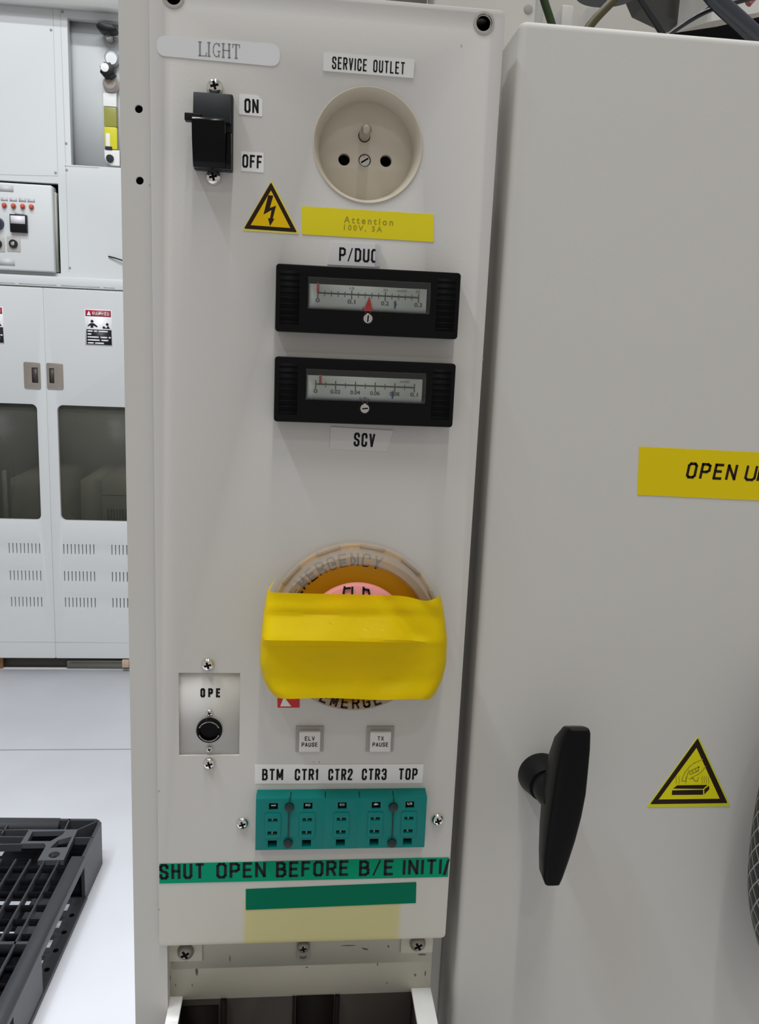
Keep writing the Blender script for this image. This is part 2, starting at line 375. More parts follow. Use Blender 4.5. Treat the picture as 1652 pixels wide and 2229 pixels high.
# ================================================================== SETTING
def floor_mat():
    M = bpy.data.materials.new('white_floor'); M.use_nodes = True; nt = M.node_tree; b = nt.nodes['Principled BSDF']; L = nt.links.new
    b.inputs['Roughness'].default_value = 0.28; b.inputs['Specular IOR Level'].default_value = 0.45
    g = nt.nodes.new('ShaderNodeNewGeometry'); sp = nt.nodes.new('ShaderNodeSeparateXYZ'); L(g.outputs['Position'], sp.inputs[0])
    def line(sock, step, off, wid):
        a = nt.nodes.new('ShaderNodeMath'); a.operation = 'ADD'; a.inputs[1].default_value = off; L(sock, a.inputs[0])
        p = nt.nodes.new('ShaderNodeMath'); p.operation = 'PINGPONG'; p.inputs[1].default_value = step / 2; L(a.outputs[0], p.inputs[0])
        c = nt.nodes.new('ShaderNodeMath'); c.operation = 'LESS_THAN'; c.inputs[1].default_value = wid; L(p.outputs[0], c.inputs[0]); return c.outputs[0]
    ly = line(sp.outputs['Y'], 1.2, -2.245 + 1.2, 0.004); 
    n = nt.nodes.new('ShaderNodeTexNoise'); n.inputs['Scale'].default_value = 2.2; n.inputs['Detail'].default_value = 5; L(g.outputs['Position'], n.inputs['Vector'])
    r = nt.nodes.new('ShaderNodeValToRGB'); r.color_ramp.elements[0].position = 0.30; r.color_ramp.elements[0].color = (0.74, 0.755, 0.80, 1)
    r.color_ramp.elements[1].position = 0.62; r.color_ramp.elements[1].color = (0.82, 0.835, 0.89, 1); L(n.outputs['Fac'], r.inputs[0])
    mx = nt.nodes.new('ShaderNodeMix'); mx.data_type = 'RGBA'; mx.inputs[7].default_value = (0.42, 0.43, 0.45, 1); L(r.outputs[0], mx.inputs[6]); L(ly, mx.inputs[0])
    L(mx.outputs[2], b.inputs['Base Color']); return M
b = BM(); box(b, -4.5, 3.0, -3.0, 4.2, -0.05, 0.0); structure('floor', b, floor_mat())
b = BM(); box(b, -4.5, 3.0, -3.0, 4.2, 4.1, 4.15); structure('ceiling', b, mat('ceiling_white', (0.78, 0.79, 0.80), 0.8))
b = BM(); box(b, -4.5, 3.0, 4.2, 4.25, -0.05, 4.15); structure('wall_back', b, mat('wall_white', (0.74, 0.75, 0.76), 0.7))

# ================================================================== MACHINE FRAME (column, post, bracket)
uL = -0.0655; uR = 0.0848; vT = 1.4962; vB = 1.0405          # outline of the control panel plate
t = thing('machine_frame', 'grey-beige machine column and frame that carries the upright control panel', 'machine frame', PANEL, 0, 0)
uCR = PANEL.uv(364.5, 2105, -0.004)[0]
def hole_uv(px, py, w=0): return PANEL.uv(px, py, w)
h1 = hole_uv(302, 237, -0.004); h2 = hole_uv(304, 393, -0.004)
b = curve_plate(rect(-0.0795, uCR, 0.0, 2.3), [circ(*h1, 0.0017, 20), circ(*h2, 0.0017, 20)], -0.006, -0.004)
part('column_face', b, paint, t)
b = BM(); rbox(b, -0.0799, uCR, 0.0, 2.3, -0.55, -0.0062, 0.0015); part('column_body', b, paint_dk, t)
for h in (h1, h2):
    b = BM(); disc(b, 0.0018, -0.0061, -0.00545, *h); part('screw_hole', b, dark, t)
t = thing('frame_upright', 'beige machine upright with a grey bolt, seen in the gap between console and enclosure', 'upright', PANEL, 0, 0)
pR = PANEL.uv(1168, 20, -0.046)[0]
b = BM(); rbox(b, 0.060, pR, 0.0, 2.3, -0.070, -0.046, 0.002); part('post', b, paint_dk, t)
b = BM(); disc(b, 0.0022, -0.0461, -0.0455, *PANEL.uv(1150, 20, -0.046), bev=0.0004); part('bolt', b, mat('bolt_grey', (0.36, 0.36, 0.35), 0.6), t)
b = BM(); box(b, -0.056, 0.060, 1.52, 2.3, -0.09, -0.071); part('rear_panel', b, paint_dk, t)

# ------------------------------------------------------------------ control panel
so = PANEL.uv(801, 317); SOCK_R = 0.0243
ope0 = PANEL.uv(387, 1463.5); ope1 = PANEL.uv(522.5, 1646)
hR = PANEL.uv(1053, 50); hL = PANEL.uv(377, -8)
def panel_mat():
    M = bpy.data.materials.new('panel_paint'); M.use_nodes = True; nt = M.node_tree; p = nt.nodes['Principled BSDF']; L = nt.links.new
    p.inputs['Roughness'].default_value = 0.48; p.inputs['Specular IOR Level'].default_value = 0.18
    tc = nt.nodes.new('ShaderNodeTexCoord'); sp = nt.nodes.new('ShaderNodeSeparateXYZ'); L(tc.outputs['Object'], sp.inputs[0])
    def band(sock, lo, hi, soft):
        a = nt.nodes.new('ShaderNodeMapRange'); a.interpolation_type = 'SMOOTHSTEP'; a.inputs[1].default_value = lo - soft; a.inputs[2].default_value = lo + soft; L(sock, a.inputs[0])
        c = nt.nodes.new('ShaderNodeMapRange'); c.interpolation_type = 'SMOOTHSTEP'; c.inputs[1].default_value = hi - soft; c.inputs[2].default_value = hi + soft; c.inputs[3].default_value = 1; c.inputs[4].default_value = 0; L(sock, c.inputs[0])
        q = nt.nodes.new('ShaderNodeMath'); q.operation = 'MULTIPLY'; L(a.outputs[0], q.inputs[0]); L(c.outputs[0], q.inputs[1]); return q.outputs[0]
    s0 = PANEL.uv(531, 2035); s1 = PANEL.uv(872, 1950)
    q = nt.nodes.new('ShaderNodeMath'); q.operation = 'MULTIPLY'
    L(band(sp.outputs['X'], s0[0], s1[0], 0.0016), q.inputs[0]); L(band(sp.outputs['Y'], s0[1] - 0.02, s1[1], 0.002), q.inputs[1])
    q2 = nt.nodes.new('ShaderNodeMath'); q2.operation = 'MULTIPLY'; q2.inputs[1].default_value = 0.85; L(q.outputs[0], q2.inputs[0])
    # yellower base colour towards the bottom of the plate
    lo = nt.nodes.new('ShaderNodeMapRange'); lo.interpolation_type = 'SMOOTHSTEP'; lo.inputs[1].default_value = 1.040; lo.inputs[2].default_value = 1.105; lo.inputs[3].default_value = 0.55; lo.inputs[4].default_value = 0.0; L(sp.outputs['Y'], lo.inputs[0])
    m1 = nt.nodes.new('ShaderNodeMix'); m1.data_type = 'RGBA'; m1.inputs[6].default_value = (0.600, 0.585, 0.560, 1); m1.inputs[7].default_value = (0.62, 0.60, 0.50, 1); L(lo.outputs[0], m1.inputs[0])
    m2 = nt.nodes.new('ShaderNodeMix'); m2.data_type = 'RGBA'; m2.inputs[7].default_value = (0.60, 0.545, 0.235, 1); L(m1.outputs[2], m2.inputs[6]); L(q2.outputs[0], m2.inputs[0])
    L(m2.outputs[2], p.inputs['Base Color'])
    n2 = nt.nodes.new('ShaderNodeTexNoise'); n2.inputs['Scale'].default_value = 900; bp = nt.nodes.new('ShaderNodeBump'); bp.inputs['Strength'].default_value = 0.10; bp.inputs['Distance'].default_value = 0.0004
    L(tc.outputs['Object'], n2.inputs['Vector']); L(n2.outputs['Fac'], bp.inputs['Height']); L(bp.outputs['Normal'], p.inputs['Normal'])
    return M
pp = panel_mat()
t = thing('control_console', 'tall narrow grey-beige control panel plate with outlet, gauges and yellow-taped button', 'control panel', PANEL, 0, 0)
b = curve_plate(round_poly([(uL, vB), (uR, vB), (uR, vT), (uL, vT + 0.0003)], 0.002),
                [circ(*so, SOCK_R, 64), rect(ope0[0], ope1[0], ope1[1], ope0[1]), circ(hR[0], hR[1], 0.0036, 32), circ(hL[0], hL[1], 0.0036, 32)], -0.003, 0.0, 0.0005)
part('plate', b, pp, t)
b = BM(); box(b, uCR + 0.002, uR - 0.0006, vT - 0.0016, vT - 0.0002, -0.020, -0.0026); part('top_flange', b, paint, t)
b = BM(); box(b, uR - 0.0016, uR - 0.0004, vB + 0.004, vT - 0.004, -0.028, -0.0026); part('gap_shade_flange', b, paint, t)  # added unseen return flange that keeps the gap beside the enclosure dark
for h in (hR, hL):
    b = BM(); lathe(b, [(0.0036, -0.003), (0.0044, -0.0002), (0.0046, 0.0003), (0.0036, 0.0004), (0.0029, -0.001), (0.0030, -0.0032), (0.0036, -0.0032), (0.0036, -0.003)], 36, *h); part('hole_bushing', b, steel, t)
    b = BM(); lathe(b, [(0.0033, -0.0045), (0.0046, -0.0062), (0.0046, -0.028), (0, -0.028)], 24, *h); part('hole_shade_cup', b, dark, t)  # added dark cup, its black stands in for the shade inside the hole
b = BM(); box(b, ope0[0] + 0.00004, ope1[0] - 0.00004, ope1[1] + 0.00004, ope0[1] - 0.00004, -0.0042, -0.0010); part('recess_plate', b, paint, t, label='recessed plate behind the OPE cut-out')
# chips and scratches along the plate
for px, py, r in ((326, 403, 2.2), (346, 1722, 2), (1004, 100, 2), (346, 1980, 2), (683, 1659, 1.6), (695, 1659, 2.0), (1051, 783, 1.8)):
    c = PANEL.uv(px, py); b = BM(); prism(b, [(c[0] + r * 0.00022 * math.cos(a) * (0.6 + 0.5 * random.random()), c[1] + r * 0.0003 * math.sin(a)) for a in [k * 1.2566 for k in range(5)]], 0.0, 0.00006)
    part('paint_chip', b, keyf, t)

# ------------------------------------------------------------------ bracket and shelf under the panel
brk = mat('bracket_beige', (0.60, 0.572, 0.485), 0.5, spec=0.2, noise=0.05, nscale=50)
YB = -0.012                                                     # flange sits 12 mm behind the panel front
bL = uCR + 0.0004; bR, _ = PANEL.uv(940, 2085, YB)
zS = PANEL.uv(650, 2160, YB)[1]
SHELF = Plane((0, 0, zS), (1, 0, 0), (0, 1, 0))                 # horizontal shelf top
t = thing('panel_bracket', 'scuffed beige metal bracket shelf with a dark opening below the control panel', 'bracket', PANEL, 0, 0)
b = BM(); box(b, bL, bR, zS - 0.03, vB + 0.03, YB - 0.0018, YB); part('flange', b, brk, t)
qa = SHELF.uv(397, 2165); qb = SHELF.uv(895, 2142)
yF = -0.085
# shelf top with the rectangular opening (built in x,z of the panel frame: local y = up, local z = towards the viewer)
sh = curve_plate([(bL, yF), (bR, yF), (bR, 0.0122), (qb[0], 0.0122), (qb[0], yF + 0.012), (qa[0], yF + 0.012), (qa[0], 0.0122), (bL, 0.0122)], [], -0.002, 0.0, 0.0004)
sh.transform(Matrix(((1, 0, 0, 0), (0, 0, 1, zS), (0, -1, 0, 0), (0, 0, 0, 1))))
part('shelf', sh, mat('shelf_white', (0.86, 0.86, 0.84), 0.4, noise=0.03, nscale=60), t)
y1 = 0.0119
b = BM(); box(b, qa[0] - 0.002, qb[0] + 0.002, zS - 0.082, zS - 0.080, -y1, -yF); part('well_floor', b, mat('well_dark', (0.018, 0.015, 0.012), 0.7, spec=0.1), t)
b = BM(); box(b, qa[0] - 0.002, qb[0] + 0.002, zS - 0.08, zS - 0.0022, -y1 - 0.002, -y1); part('well_wall', b, mat('well_wall_brown', (0.045, 0.039, 0.033), 0.6, spec=0.2), t)
for fx0, fx1, z1 in ((0.0, 0.155, -0.006), (0.165, 0.19, -0.002), (0.475, 0.485, -0.002), (0.49, 0.655, -0.002), (0.66, 0.68, -0.002)):
    x0, x1 = qa[0] + (qb[0] - qa[0]) * fx0, qa[0] + (qb[0] - qa[0]) * fx1
    b = BM(); box(b, x0, x1, zS - 0.079, zS + z1, -y1, -y1 + (0.0025 if fx1 - fx0 < 0.03 else 0.0010)); part('well_slat', b, mat('well_rib_dark', (0.008, 0.006, 0.005), 0.6, spec=0.1), t)
for xx in (qa[0] - 0.002, qb[0] + 0.0005):
    b = BM(); box(b, xx, xx + 0.0015, zS - 0.08, zS - 0.0022, -y1, -yF); part('well_side', b, mat('well_wall_brown', (0.045, 0.039, 0.033), 0.6), t)
# corner tabs with screws, centre slotted tab
for (px, py, name) in ((405, 2068, 'l'), (908, 2050, 'r')):
    c = PANEL.uv(px, py, YB); b = BM()
    rbox(b, c[0] - 0.0092, c[0] + 0.0088, c[1] - 0.0062, c[1] + 0.010, YB, YB + 0.0012, 0.0004); part('corner_tab', b, brk, t)
    screw_part(t, c[0], c[1] + 0.0005, YB + 0.0012, 0.0044, 0.5, M=mat('worn_screw', (0.34, 0.30, 0.27), 0.5, metal=0.6))
b = BM(); zq = PANEL.uv(650, 2100, YB)[1]; box(b, bL + 0.0005, bR - 0.0005, zq, vB + 0.03, YB, YB + 0.0005); part('upper_strip', b, brk, t)
YB += 0.0005
c = PANEL.uv(660, 2066, YB); b = curve_plate(rrect(c[0] - 0.0036, c[0] + 0.0036, c[1] - 0.0068, c[1] + 0.012, 0.0034), [rrect(c[0] - 0.0019, c[0] + 0.0019, c[1] - 0.005, c[1] - 0.0022, 0.0012)], YB, YB + 0.0014)
part('slotted_tab', b, mat('tab_zinc', (0.30, 0.285, 0.26), 0.5, metal=0.4), t)
screw_part(t, c[0], c[1] + 0.0030, YB + 0.0014, 0.0033, 0.2, M=mat('worn_screw', (0.34, 0.30, 0.27), 0.5, metal=0.6))
scuffm = mat('scuff_brown', (0.13, 0.115, 0.095), 0.8)
for (x, y, w_, h_, a) in ((428, 2117, 10, 26, 0.3), (370, 2130, 4, 14, 0), (404, 2091, 9, 9, 0), (374, 2092, 15, 10, 0.4), (500, 2085, 4, 26, 0.5), (822, 2100, 4, 12, 0.6), (760, 2058, 44, 4, 0.1), (795, 2066, 24, 8, 0.9), (918, 2078, 24, 5, -0.1), (668, 2107, 9, 3, 0), (395, 2074, 6, 5, 0), (926, 2120, 5, 24, 0.2), (904, 2124, 8, 9, 0.5), (842, 2141, 9, 3, 0), (418, 2146, 3, 8, 0), (382, 2146, 3, 8, 0), (845, 2060, 5, 9, 0)):
    c = PANEL.uv(x, y, YB); n = 7; dz = 0.0001 if y < 2100 else -0.0004
    b = BM(); prism(b, [(c[0] + (w_ * 0.00022 / 2) * math.cos(k / n * 6.283 + a) * (0.5 + 0.6 * random.random()), c[1] + (h_ * 0.00022 / 2) * math.sin(k / n * 6.283) * (0.5 + 0.6 * random.random())) for k in range(n)], YB + dz - 0.0001, YB + dz)
    part('scuff', b, scuffm, t)

# ================================================================== ON THE PANEL: LABELS AND SWITCH
def serif_light(w, h):
    """the word LIGHT in a roman type with serifs"""
    b = BM(); g = {'L': [((0, 0), (0, 1)), ((0, 0), (.62, 0)), ((.62, 0), (.66, .24)), ((-.14, 1), (.16, 1)), ((-.14, 0), (0, 0))],
         'I': [((0, 0), (0, 1)), ((-.15, 1), (.15, 1)), ((-.15, 0), (.15, 0))],
         'G': [((.62, .78), (.50, .94)), ((.50, .94), (.32, 1)), ((.32, 1), (.12, .9)), ((.12, .9), (0, .66)), ((0, .66), (0, .34)), ((0, .34), (.12, .1)), ((.12, .1), (.32, 0)), ((.32, 0), (.54, .08)), ((.54, .08), (.58, .14)), ((.58, .0), (.58, .42)), ((.44, .42), (.72, .42)), ((.62, .78), (.62, 1))],
         'H': [((0, 0), (0, 1)), ((.62, 0), (.62, 1)), ((0, .52), (.62, .52)), ((-.13, 1), (.13, 1)), ((-.13, 0), (.13, 0)), ((.49, 1), (.75, 1)), ((.49, 0), (.75, 0))],
         'T': [((.35, 0), (.35, 1)), ((0, 1), (.7, 1)), ((0, 1), (0, .78)), ((.7, 1), (.7, .78)), ((.2, 0), (.5, 0))]}
    adv = {'L': .92, 'I': .46, 'G': 1.02, 'H': .98, 'T': .8}; x = 0.14; segs = []
    for ch in 'LIGHT':
        for a, c in g[ch]: segs.append(((x + a[0], a[1]), (x + c[0], c[1]), .13 if abs(a[0] - c[0]) < 0.02 and abs(a[1] - c[1]) > 0.5 else .07))
        x += adv[ch]
    for a, c, wd_ in segs:
        stroke(b, [((a[0] / x - .5) * w, (a[1] - .5) * h), ((c[0] / x - .5) * w, (c[1] - .5) * h)], wd_ * h * 1.05, 0.0, 0.00006)
    return b
t = sticker('sign_label', 'pale translucent label strip reading LIGHT in faded serif letters, above the black switch', 'label', PANEL,
            ((343, 77), (610, 97), (609, 146), (341, 121)), labf, (('I', 478, 110, 1, 1, labf, 0),), rnd=0.0040, th=0.0003)
for ch in [o for o in bpy.data.objects if o.parent == t and o.name.startswith('lettering')]:
    loc = Vector(PANEL.uv(478, 110)); bpy.data.objects.remove(ch)
    wl = Vector(PANEL.uv(524, 112)) - Vector(PANEL.uv(433, 108)); hl = 0.0053
    part('lettering', serif_light(wl.length, hl), inkw, t, (t.matrix_world.inverted() @ PANEL.mat(loc.x, loc.y, 0.0003)).translation)
sticker('sign_label', 'small white sticker with a clipped corner reading ON, right of the black switch', 'label', PANEL,
        ((521, 205), (560, 207.5), (571, 218), (571, 254), (520, 249)), lab, (('ON', 547.5, 231, 31, 31, ink, 0.155),))
sticker('sign_label', 'small white sticker reading OFF, right of the lower end of the black switch', 'label', PANEL,
        ((524, 329), (574, 333), (574, 376), (525, 372)), lab, (('OFF', 549, 352, 43, 29, ink, 0.155),))
sticker('sign_label', 'raised white label reading SERVICE OUTLET above the round outlet', 'label', PANEL,
        ((704, 115), (902, 131), (899, 171), (703, 155)), mat('label_offwhite', (0.68, 0.68, 0.655), 0.4), (('SERVICE OUTLET', 802, 144, 158, 27, ink, 0.125),), th=0.0008)
t = sticker('sign_label', 'yellow label strip with faded Attention 100V, 5A print under the outlet', 'label', PANEL,
        ((657, 449), (944, 467), (944, 527), (657, 510)), yel, (('Attention', 802, 481, 107, 15, inkol, 0.018), ('100V, 5A', 790, 498, 83, 14, inkol, 0.018)), spacing=1.45)
t = sticker('sign_label', 'bent grey film label reading P/DUC with a curled right edge above the upper meter', 'label', PANEL,
        ((722, 527), (818, 532), (815, 581), (712, 576)), labf, (('P/DUC', 780, 555.5, 84, 30, ink, 0.155),), th=0.0004)
b = BM(); a0 = t.matrix_world.inverted()
pr = [a0 @ PANEL.mat(*PANEL.uv(x, y), z).translation for x, y, z in ((815, 531, .0003), (814, 582, .0003), (822, 533, .0007), (820, 581, .0007), (829, 536, .0022), (826, 580, .0020))]
vs = [b.verts.new(p) for p in pr]; b.faces.new((vs[0], vs[1], vs[3], vs[2])); b.faces.new((vs[2], vs[3], vs[5], vs[4]))
bmesh.ops.solidify(b, geom=b.faces[:], thickness=0.0002); part('curled_edge', b, mat('film_bright', (0.78, 0.79, 0.81), 0.25), t)
t = sticker('sign_label', 'pale film label reading SCV below the lower meter', 'label', PANEL,
        ((720, 929), (856, 937), (843, 983), (718, 977)), labg, (('SCV', 793, 957.5, 46, 30, ink, 0.155),), th=0.0004)

# toggle breaker switch
u0, v0 = PANEL.uv(424, 372); u1, v1 = PANEL.uv(509, 212); uc, vc = (u0 + u1) / 2, (v0 + v1) / 2; hw, hh = (u1 - u0) / 2, (v1 - v0) / 2
t = thing('rocker_switch', 'black toggle breaker switch with two screws between the ON and OFF stickers', 'switch', PANEL, uc, vc)
b = BM(); rbox(b, -hw, hw, -hh, hh, 0, 0.0045, 0.0006); part('base', b, charcoal, t)
b = BM(); Mx = Matrix(((0, 0, 1, 0), (1, 0, 0, 0), (0, 1, 0, 0), (0, 0, 0, 1)))
p_ = BM(); prism(p_, [(hh * 0.97, 0.0045), (hh * 0.97, 0.0062), (hh * 0.20, 0.0085), (hh * 0.20, 0.0045)], -hw * 0.98, hw * 0.92, 0.0003); merge(b, p_, Mx)
part('rocker', b, charcoal, t)
b = BM(); p_ = BM()
prism(p_, [(hh * 0.24, 0.0045), (hh * 0.24, 0.0125), (hh * 0.16, 0.0135), (-hh * 0.30, 0.0125), (-hh * 0.86, 0.0095), (-hh * 0.99, 0.0080), (-hh * 0.99, 0.0045)], -hw * 0.97, hw * 0.70, 0.0004); merge(b, p_, Mx)
p_ = BM(); prism(p_, [(hh * 0.02, 0.0045), (-hh * 0.12, 0.0100), (-hh * 0.86, 0.0090), (-hh * 0.99, 0.0078), (-hh * 0.99, 0.0045)], hw * 0.69, hw * 0.97, 0.0003); merge(b, p_, Mx)
part('toggle', b, blackg, t)
b = BM(); rbox(b, -hw - 0.0030, -hw + 0.004, hh * 0.16, hh * 0.36, 0.0065, 0.0105, 0.0004); part('lever_tab', b, black, t)
for px, py, r in ((468, 190, 0.0034), (465, 387, 0.0033)):
    c = PANEL.uv(px, py); screw_part(t, c[0] - uc, c[1] - vc, 0.0002, r, 0.25)

# round service outlet
D = -0.011
t = thing('wall_outlet', 'round ivory recessed service outlet with earth pin and two contact holes', 'outlet', PANEL, *so)
b = BM(); lathe(b, [(0.0243, -0.013), (0.0243, 0.0001), (0.0241, 0.0005), (0.0238, 0.0005), (0.0233, -0.0002), (0.0225, -0.0026), (0.0217, -0.0062), (0.0213, -0.0095), (0.0211, D), (0.0211, -0.013), (0.0243, -0.013)], 72)
part('rim', b, ivory, t)
def sl(px, py, w): q = PANEL.uv(px, py, w); return (q[0] - so[0], q[1] - so[1])
cl, cr, cc, cp = sl(749, 347, D), sl(840, 350, D), sl(794, 348.5, D), sl(793, 296, D)
b = curve_plate(circ(0, 0, 0.0213, 64), [circ(*cl, 0.0028, 28), circ(*cr, 0.0028, 28), circ(*cc, 0.0030, 28), circ(*cp, 0.0029, 28)], D - 0.004, D, 0.0002)
part('face', b, ivory, t)
b = BM(); disc(b, 0.0213, D - 0.0046, D - 0.0041); part('contact_hole', b, dark, t, label='black inside of the contact holes')
b = BM(); lathe(b, [(0.0024, D - 0.004), (0.0024, D + 0.0115), (0.0021, D + 0.0128), (0.0014, D + 0.0136), (0, D + 0.0139)], 28, *cp); part('earth_pin', b, mat('pin_brass_grey', (0.52, 0.47, 0.40), 0.28, metal=0.85), t)
b = BM(); disc(b, 0.0025, D - 0.004, D - 0.0008, *cc, bev=0.0003); s_ = part('screw', b, steel, t, label='slotted centre screw')
b = BM(); stroke(b, [(cc[0] - 0.0014, cc[1] - 0.0009), (cc[0] + 0.0014, cc[1] + 0.0009)], 0.0007, D - 0.0009, D - 0.0007); part('screw_slot', b, blackm, s_)

# high voltage warning sign
def tri(PL, apx, bl, br, w=0): return [Vector(PL.uv(*p, w)) for p in (apx, bl, br)]
def tri_sign(name, label, PL, P_out, P_fr, P_in, m_edge, m_frame, m_in):
    T = tri(PL, *P_out); c = sum(T, Vector((0, 0))) / 3
    t = thing(name, label, 'warning sign', PL, c.x, c.y)
    loc = lambda P: [tuple(Vector(PL.uv(*p)) - c) for p in P]
    b = BM(); prism(b, round_poly(loc(P_out), 0.0007), 0, 0.00025); part('backing', b, m_edge, t)
    b = curve_plate(round_poly(loc(P_fr), 0.0004), [], 0.00025, 0.00032); part('black_frame', b, m_frame, t)
    b = BM(); prism(b, loc(P_in), 0.00032, 0.00037); part('field', b, m_in, t)
    return t, c, loc
z = lambda pts, s, ox, oy: [(ox + x / s, oy + y / s) for x, y in pts]
t, c, loc = tri_sign('warning_sign', 'yellow triangular high voltage warning sign with a black lightning bolt', PANEL,
    ((591.5, 392), (527, 502), (652, 510)), z(((1248, 62), (1032, 432), (1455, 462)), 3.671, 250, 380), z(((1248, 128), (1085, 405), (1402, 428)), 3.671, 250, 380), sgne, inkbrown, sgn)
b = BM(); bolt = loc(z(((1226, 166), (1266, 170), (1238, 268), (1288, 250), (1262, 352), (1274, 356), (1240, 412), (1224, 350), (1240, 350), (1252, 284), (1188, 320)), 3.671, 250, 380))
part('lightning_bolt', curve_plate(bolt, [], 0.00037, 0.00043), inkbrown, t)

# ------------------------------------------------------------------ edgewise meters
def meter(label, cpx, ticks_major, n_ticks, numbers, upper, kpa, set_ptr, blue_x, rose_x, slot_rot, glare):
    W2, H2, Dp = 0.0406, 0.0140, 0.0085
    u, v = PANEL.uv(*cpx, Dp)
    t = thing('panel_meter', label, 'meter', PANEL, u, v, 0, 0, 'edgewise meters')
    win = rrect(-0.0272, 0.0278, -0.0042, 0.0098, 0.0006, 2)
    b = curve_plate(rrect(-W2, W2, -H2, H2, 0.0009, 3), [win], 0.0004, Dp, 0.0006)
    part('bezel', b, blackg, t)
    for sx in (-1, 1):
        b = BM(); box(b, sx * 0.0350 - 0.0043, sx * 0.0350 + 0.0043, -0.0112, 0.0118, Dp - 0.0003, Dp + 0.00006)
        for k in range(9):
            y = 0.0105 - k * 0.0026
            box(b, sx * 0.0350 - 0.0042, sx * 0.0350 + 0.0042, y - 0.0005, y + 0.0005, Dp - 0.0001, Dp + 0.00016)
        part('grip_ribs', b, blackm, t)
    b = BM(); box(b, -0.0310, 0.0300, -0.0090, 0.0110, 0.0003, 0.0012); part('back_plate', b, blackm, t)
    b = BM(); box(b, -0.0264, 0.0262, -0.0042, 0.0068, 0.0012, 0.0074); d = part('dial', b, dial, t)
    zt = 0.0074; b = BM(); x0, x1, yl = -0.0226, 0.0226, 0.0030
    box(b, x0, x1, yl - 0.00035, yl + 0.00035, zt, zt + 0.00005)
    for k in range(n_ticks + 1):
        x = x0 + (x1 - x0) * k / n_ticks; mj = k % ticks_major == 0
        box(b, x - (0.00024 if mj else 0.00017), x + (0.00024 if mj else 0.00017), yl - (0.0022 if mj else 0.0014), yl + (0.0017 if mj else 0.0011), zt, zt + 0.00006)
    part('scale', b, scalek, d)
    b = BM()
    for i, s in enumerate(numbers):
        x = x0 + (x1 - x0) * i / (len(numbers) - 1); merge(b, text_bm(s, 0.0009 + 0.0009 * len(s), 0.0019, zt, 0.00005, 0.03, 0, x, yl - 0.0032))
    for x, s in upper: merge(b, text_bm(s, 0.0008 * len(s) + 0.0004, 0.0012, zt, 0.00005, 0.0, 0, x, yl + 0.0026))
    if kpa: merge(b, text_bm('kPa', 0.0048, 0.0018, zt, 0.00005, 0.01, 0, 0.0000, -0.0031))
    part('numerals', b, scalek, d)
    b = BM(); box(b, rose_x - 0.0005, rose_x + 0.0005, 0.0030, 0.0072, zt + 0.0003, zt + 0.0006); part('pointer', b, needlep, t, label='red measuring pointer')
    b = BM()
    if set_ptr: prism(b, [(-0.0019, -0.0040), (0.0019, -0.0040), (0.0004, 0.0026)], zt + 0.0006, zt + 0.0010); part('setting_pointer', b, needle, t, label='red triangular setting pointer')
    b = BM(); prism(b, [(blue_x - 0.0006, 0.0008), (blue_x + 0.0002, 0.0012), (blue_x + 0.0006, -0.0006), (blue_x, -0.0026), (blue_x - 0.0004, -0.0024)], zt + 0.0001, zt + 0.0004); part('index_mark', b, blue, t, label='blue index mark')
    # curved clear window
    b = BM(); n = 14; rows = []
    for k in range(n + 1):
        y = -0.0041 + 0.0138 * k / n; zz = 0.0086 + 0.0014 * math.sin(math.pi * (k / n) ** 0.8)
        rows.append([b.verts.new((x, y, zz)) for x in (-0.0270, -0.012, 0.0, 0.012, 0.0276)])
    for a, c in zip(rows, rows[1:]):
        for k in range(4): b.faces.new((a[k], a[k + 1], c[k + 1], c[k]))
    part('window', b, windowm, t)
    b = BM(); lathe(b, [(0.0028, Dp), (0.0028, Dp + 0.0004), (0.0023, Dp + 0.0004), (0.0023, Dp)], 28, 0, -0.0072); part('screw_collar', b, black, t)
    b = BM(); disc(b, 0.0021, Dp - 0.0001, Dp + 0.0009, 0, -0.0072, 0.0003); s = part('zero_screw', b, steel, t, label='silver slotted zero screw')
    b = BM(); c_, s_ = math.cos(slot_rot), math.sin(slot_rot); stroke(b, [(-0.0010 * c_, -0.0072 - 0.0013 * s_), (0.0013 * c_, -0.0072 + 0.0013 * s_)], 0.0006, Dp + 0.0008, Dp + 0.00095); part('screw_slot', b, blackm, s)
    b = BM(); prism(b, [(-0.0012, -0.0045), (0.0012, -0.0045), (0, -0.0054)], Dp + 0.00005, Dp + 0.0003); part('arrow_mark', b, lab, t, label='white arrow mark')
    return t
meter('upper of the two black edgewise meters, with a red triangular pointer, below P/DUC', (802, 657.5), 5, 15, ('0', '0.1', '0.2', '0.3'), ((-0.0075, '10'), (0.0075, '20'), (0.0222, '30'), (0.0150, 'mmH2O')), True, True, 0.0122, -0.0226, 1.5, True)
meter('lower of the two black edgewise meters, without red triangle, above SCV', (795, 854.5), 2, 10, ('0', '0.02', '0.04', '0.06', '0.08', '0.1'), ((0.0180, 'mmH2O'),), True, False, 0.0128, -0.0206, 0.1, False)

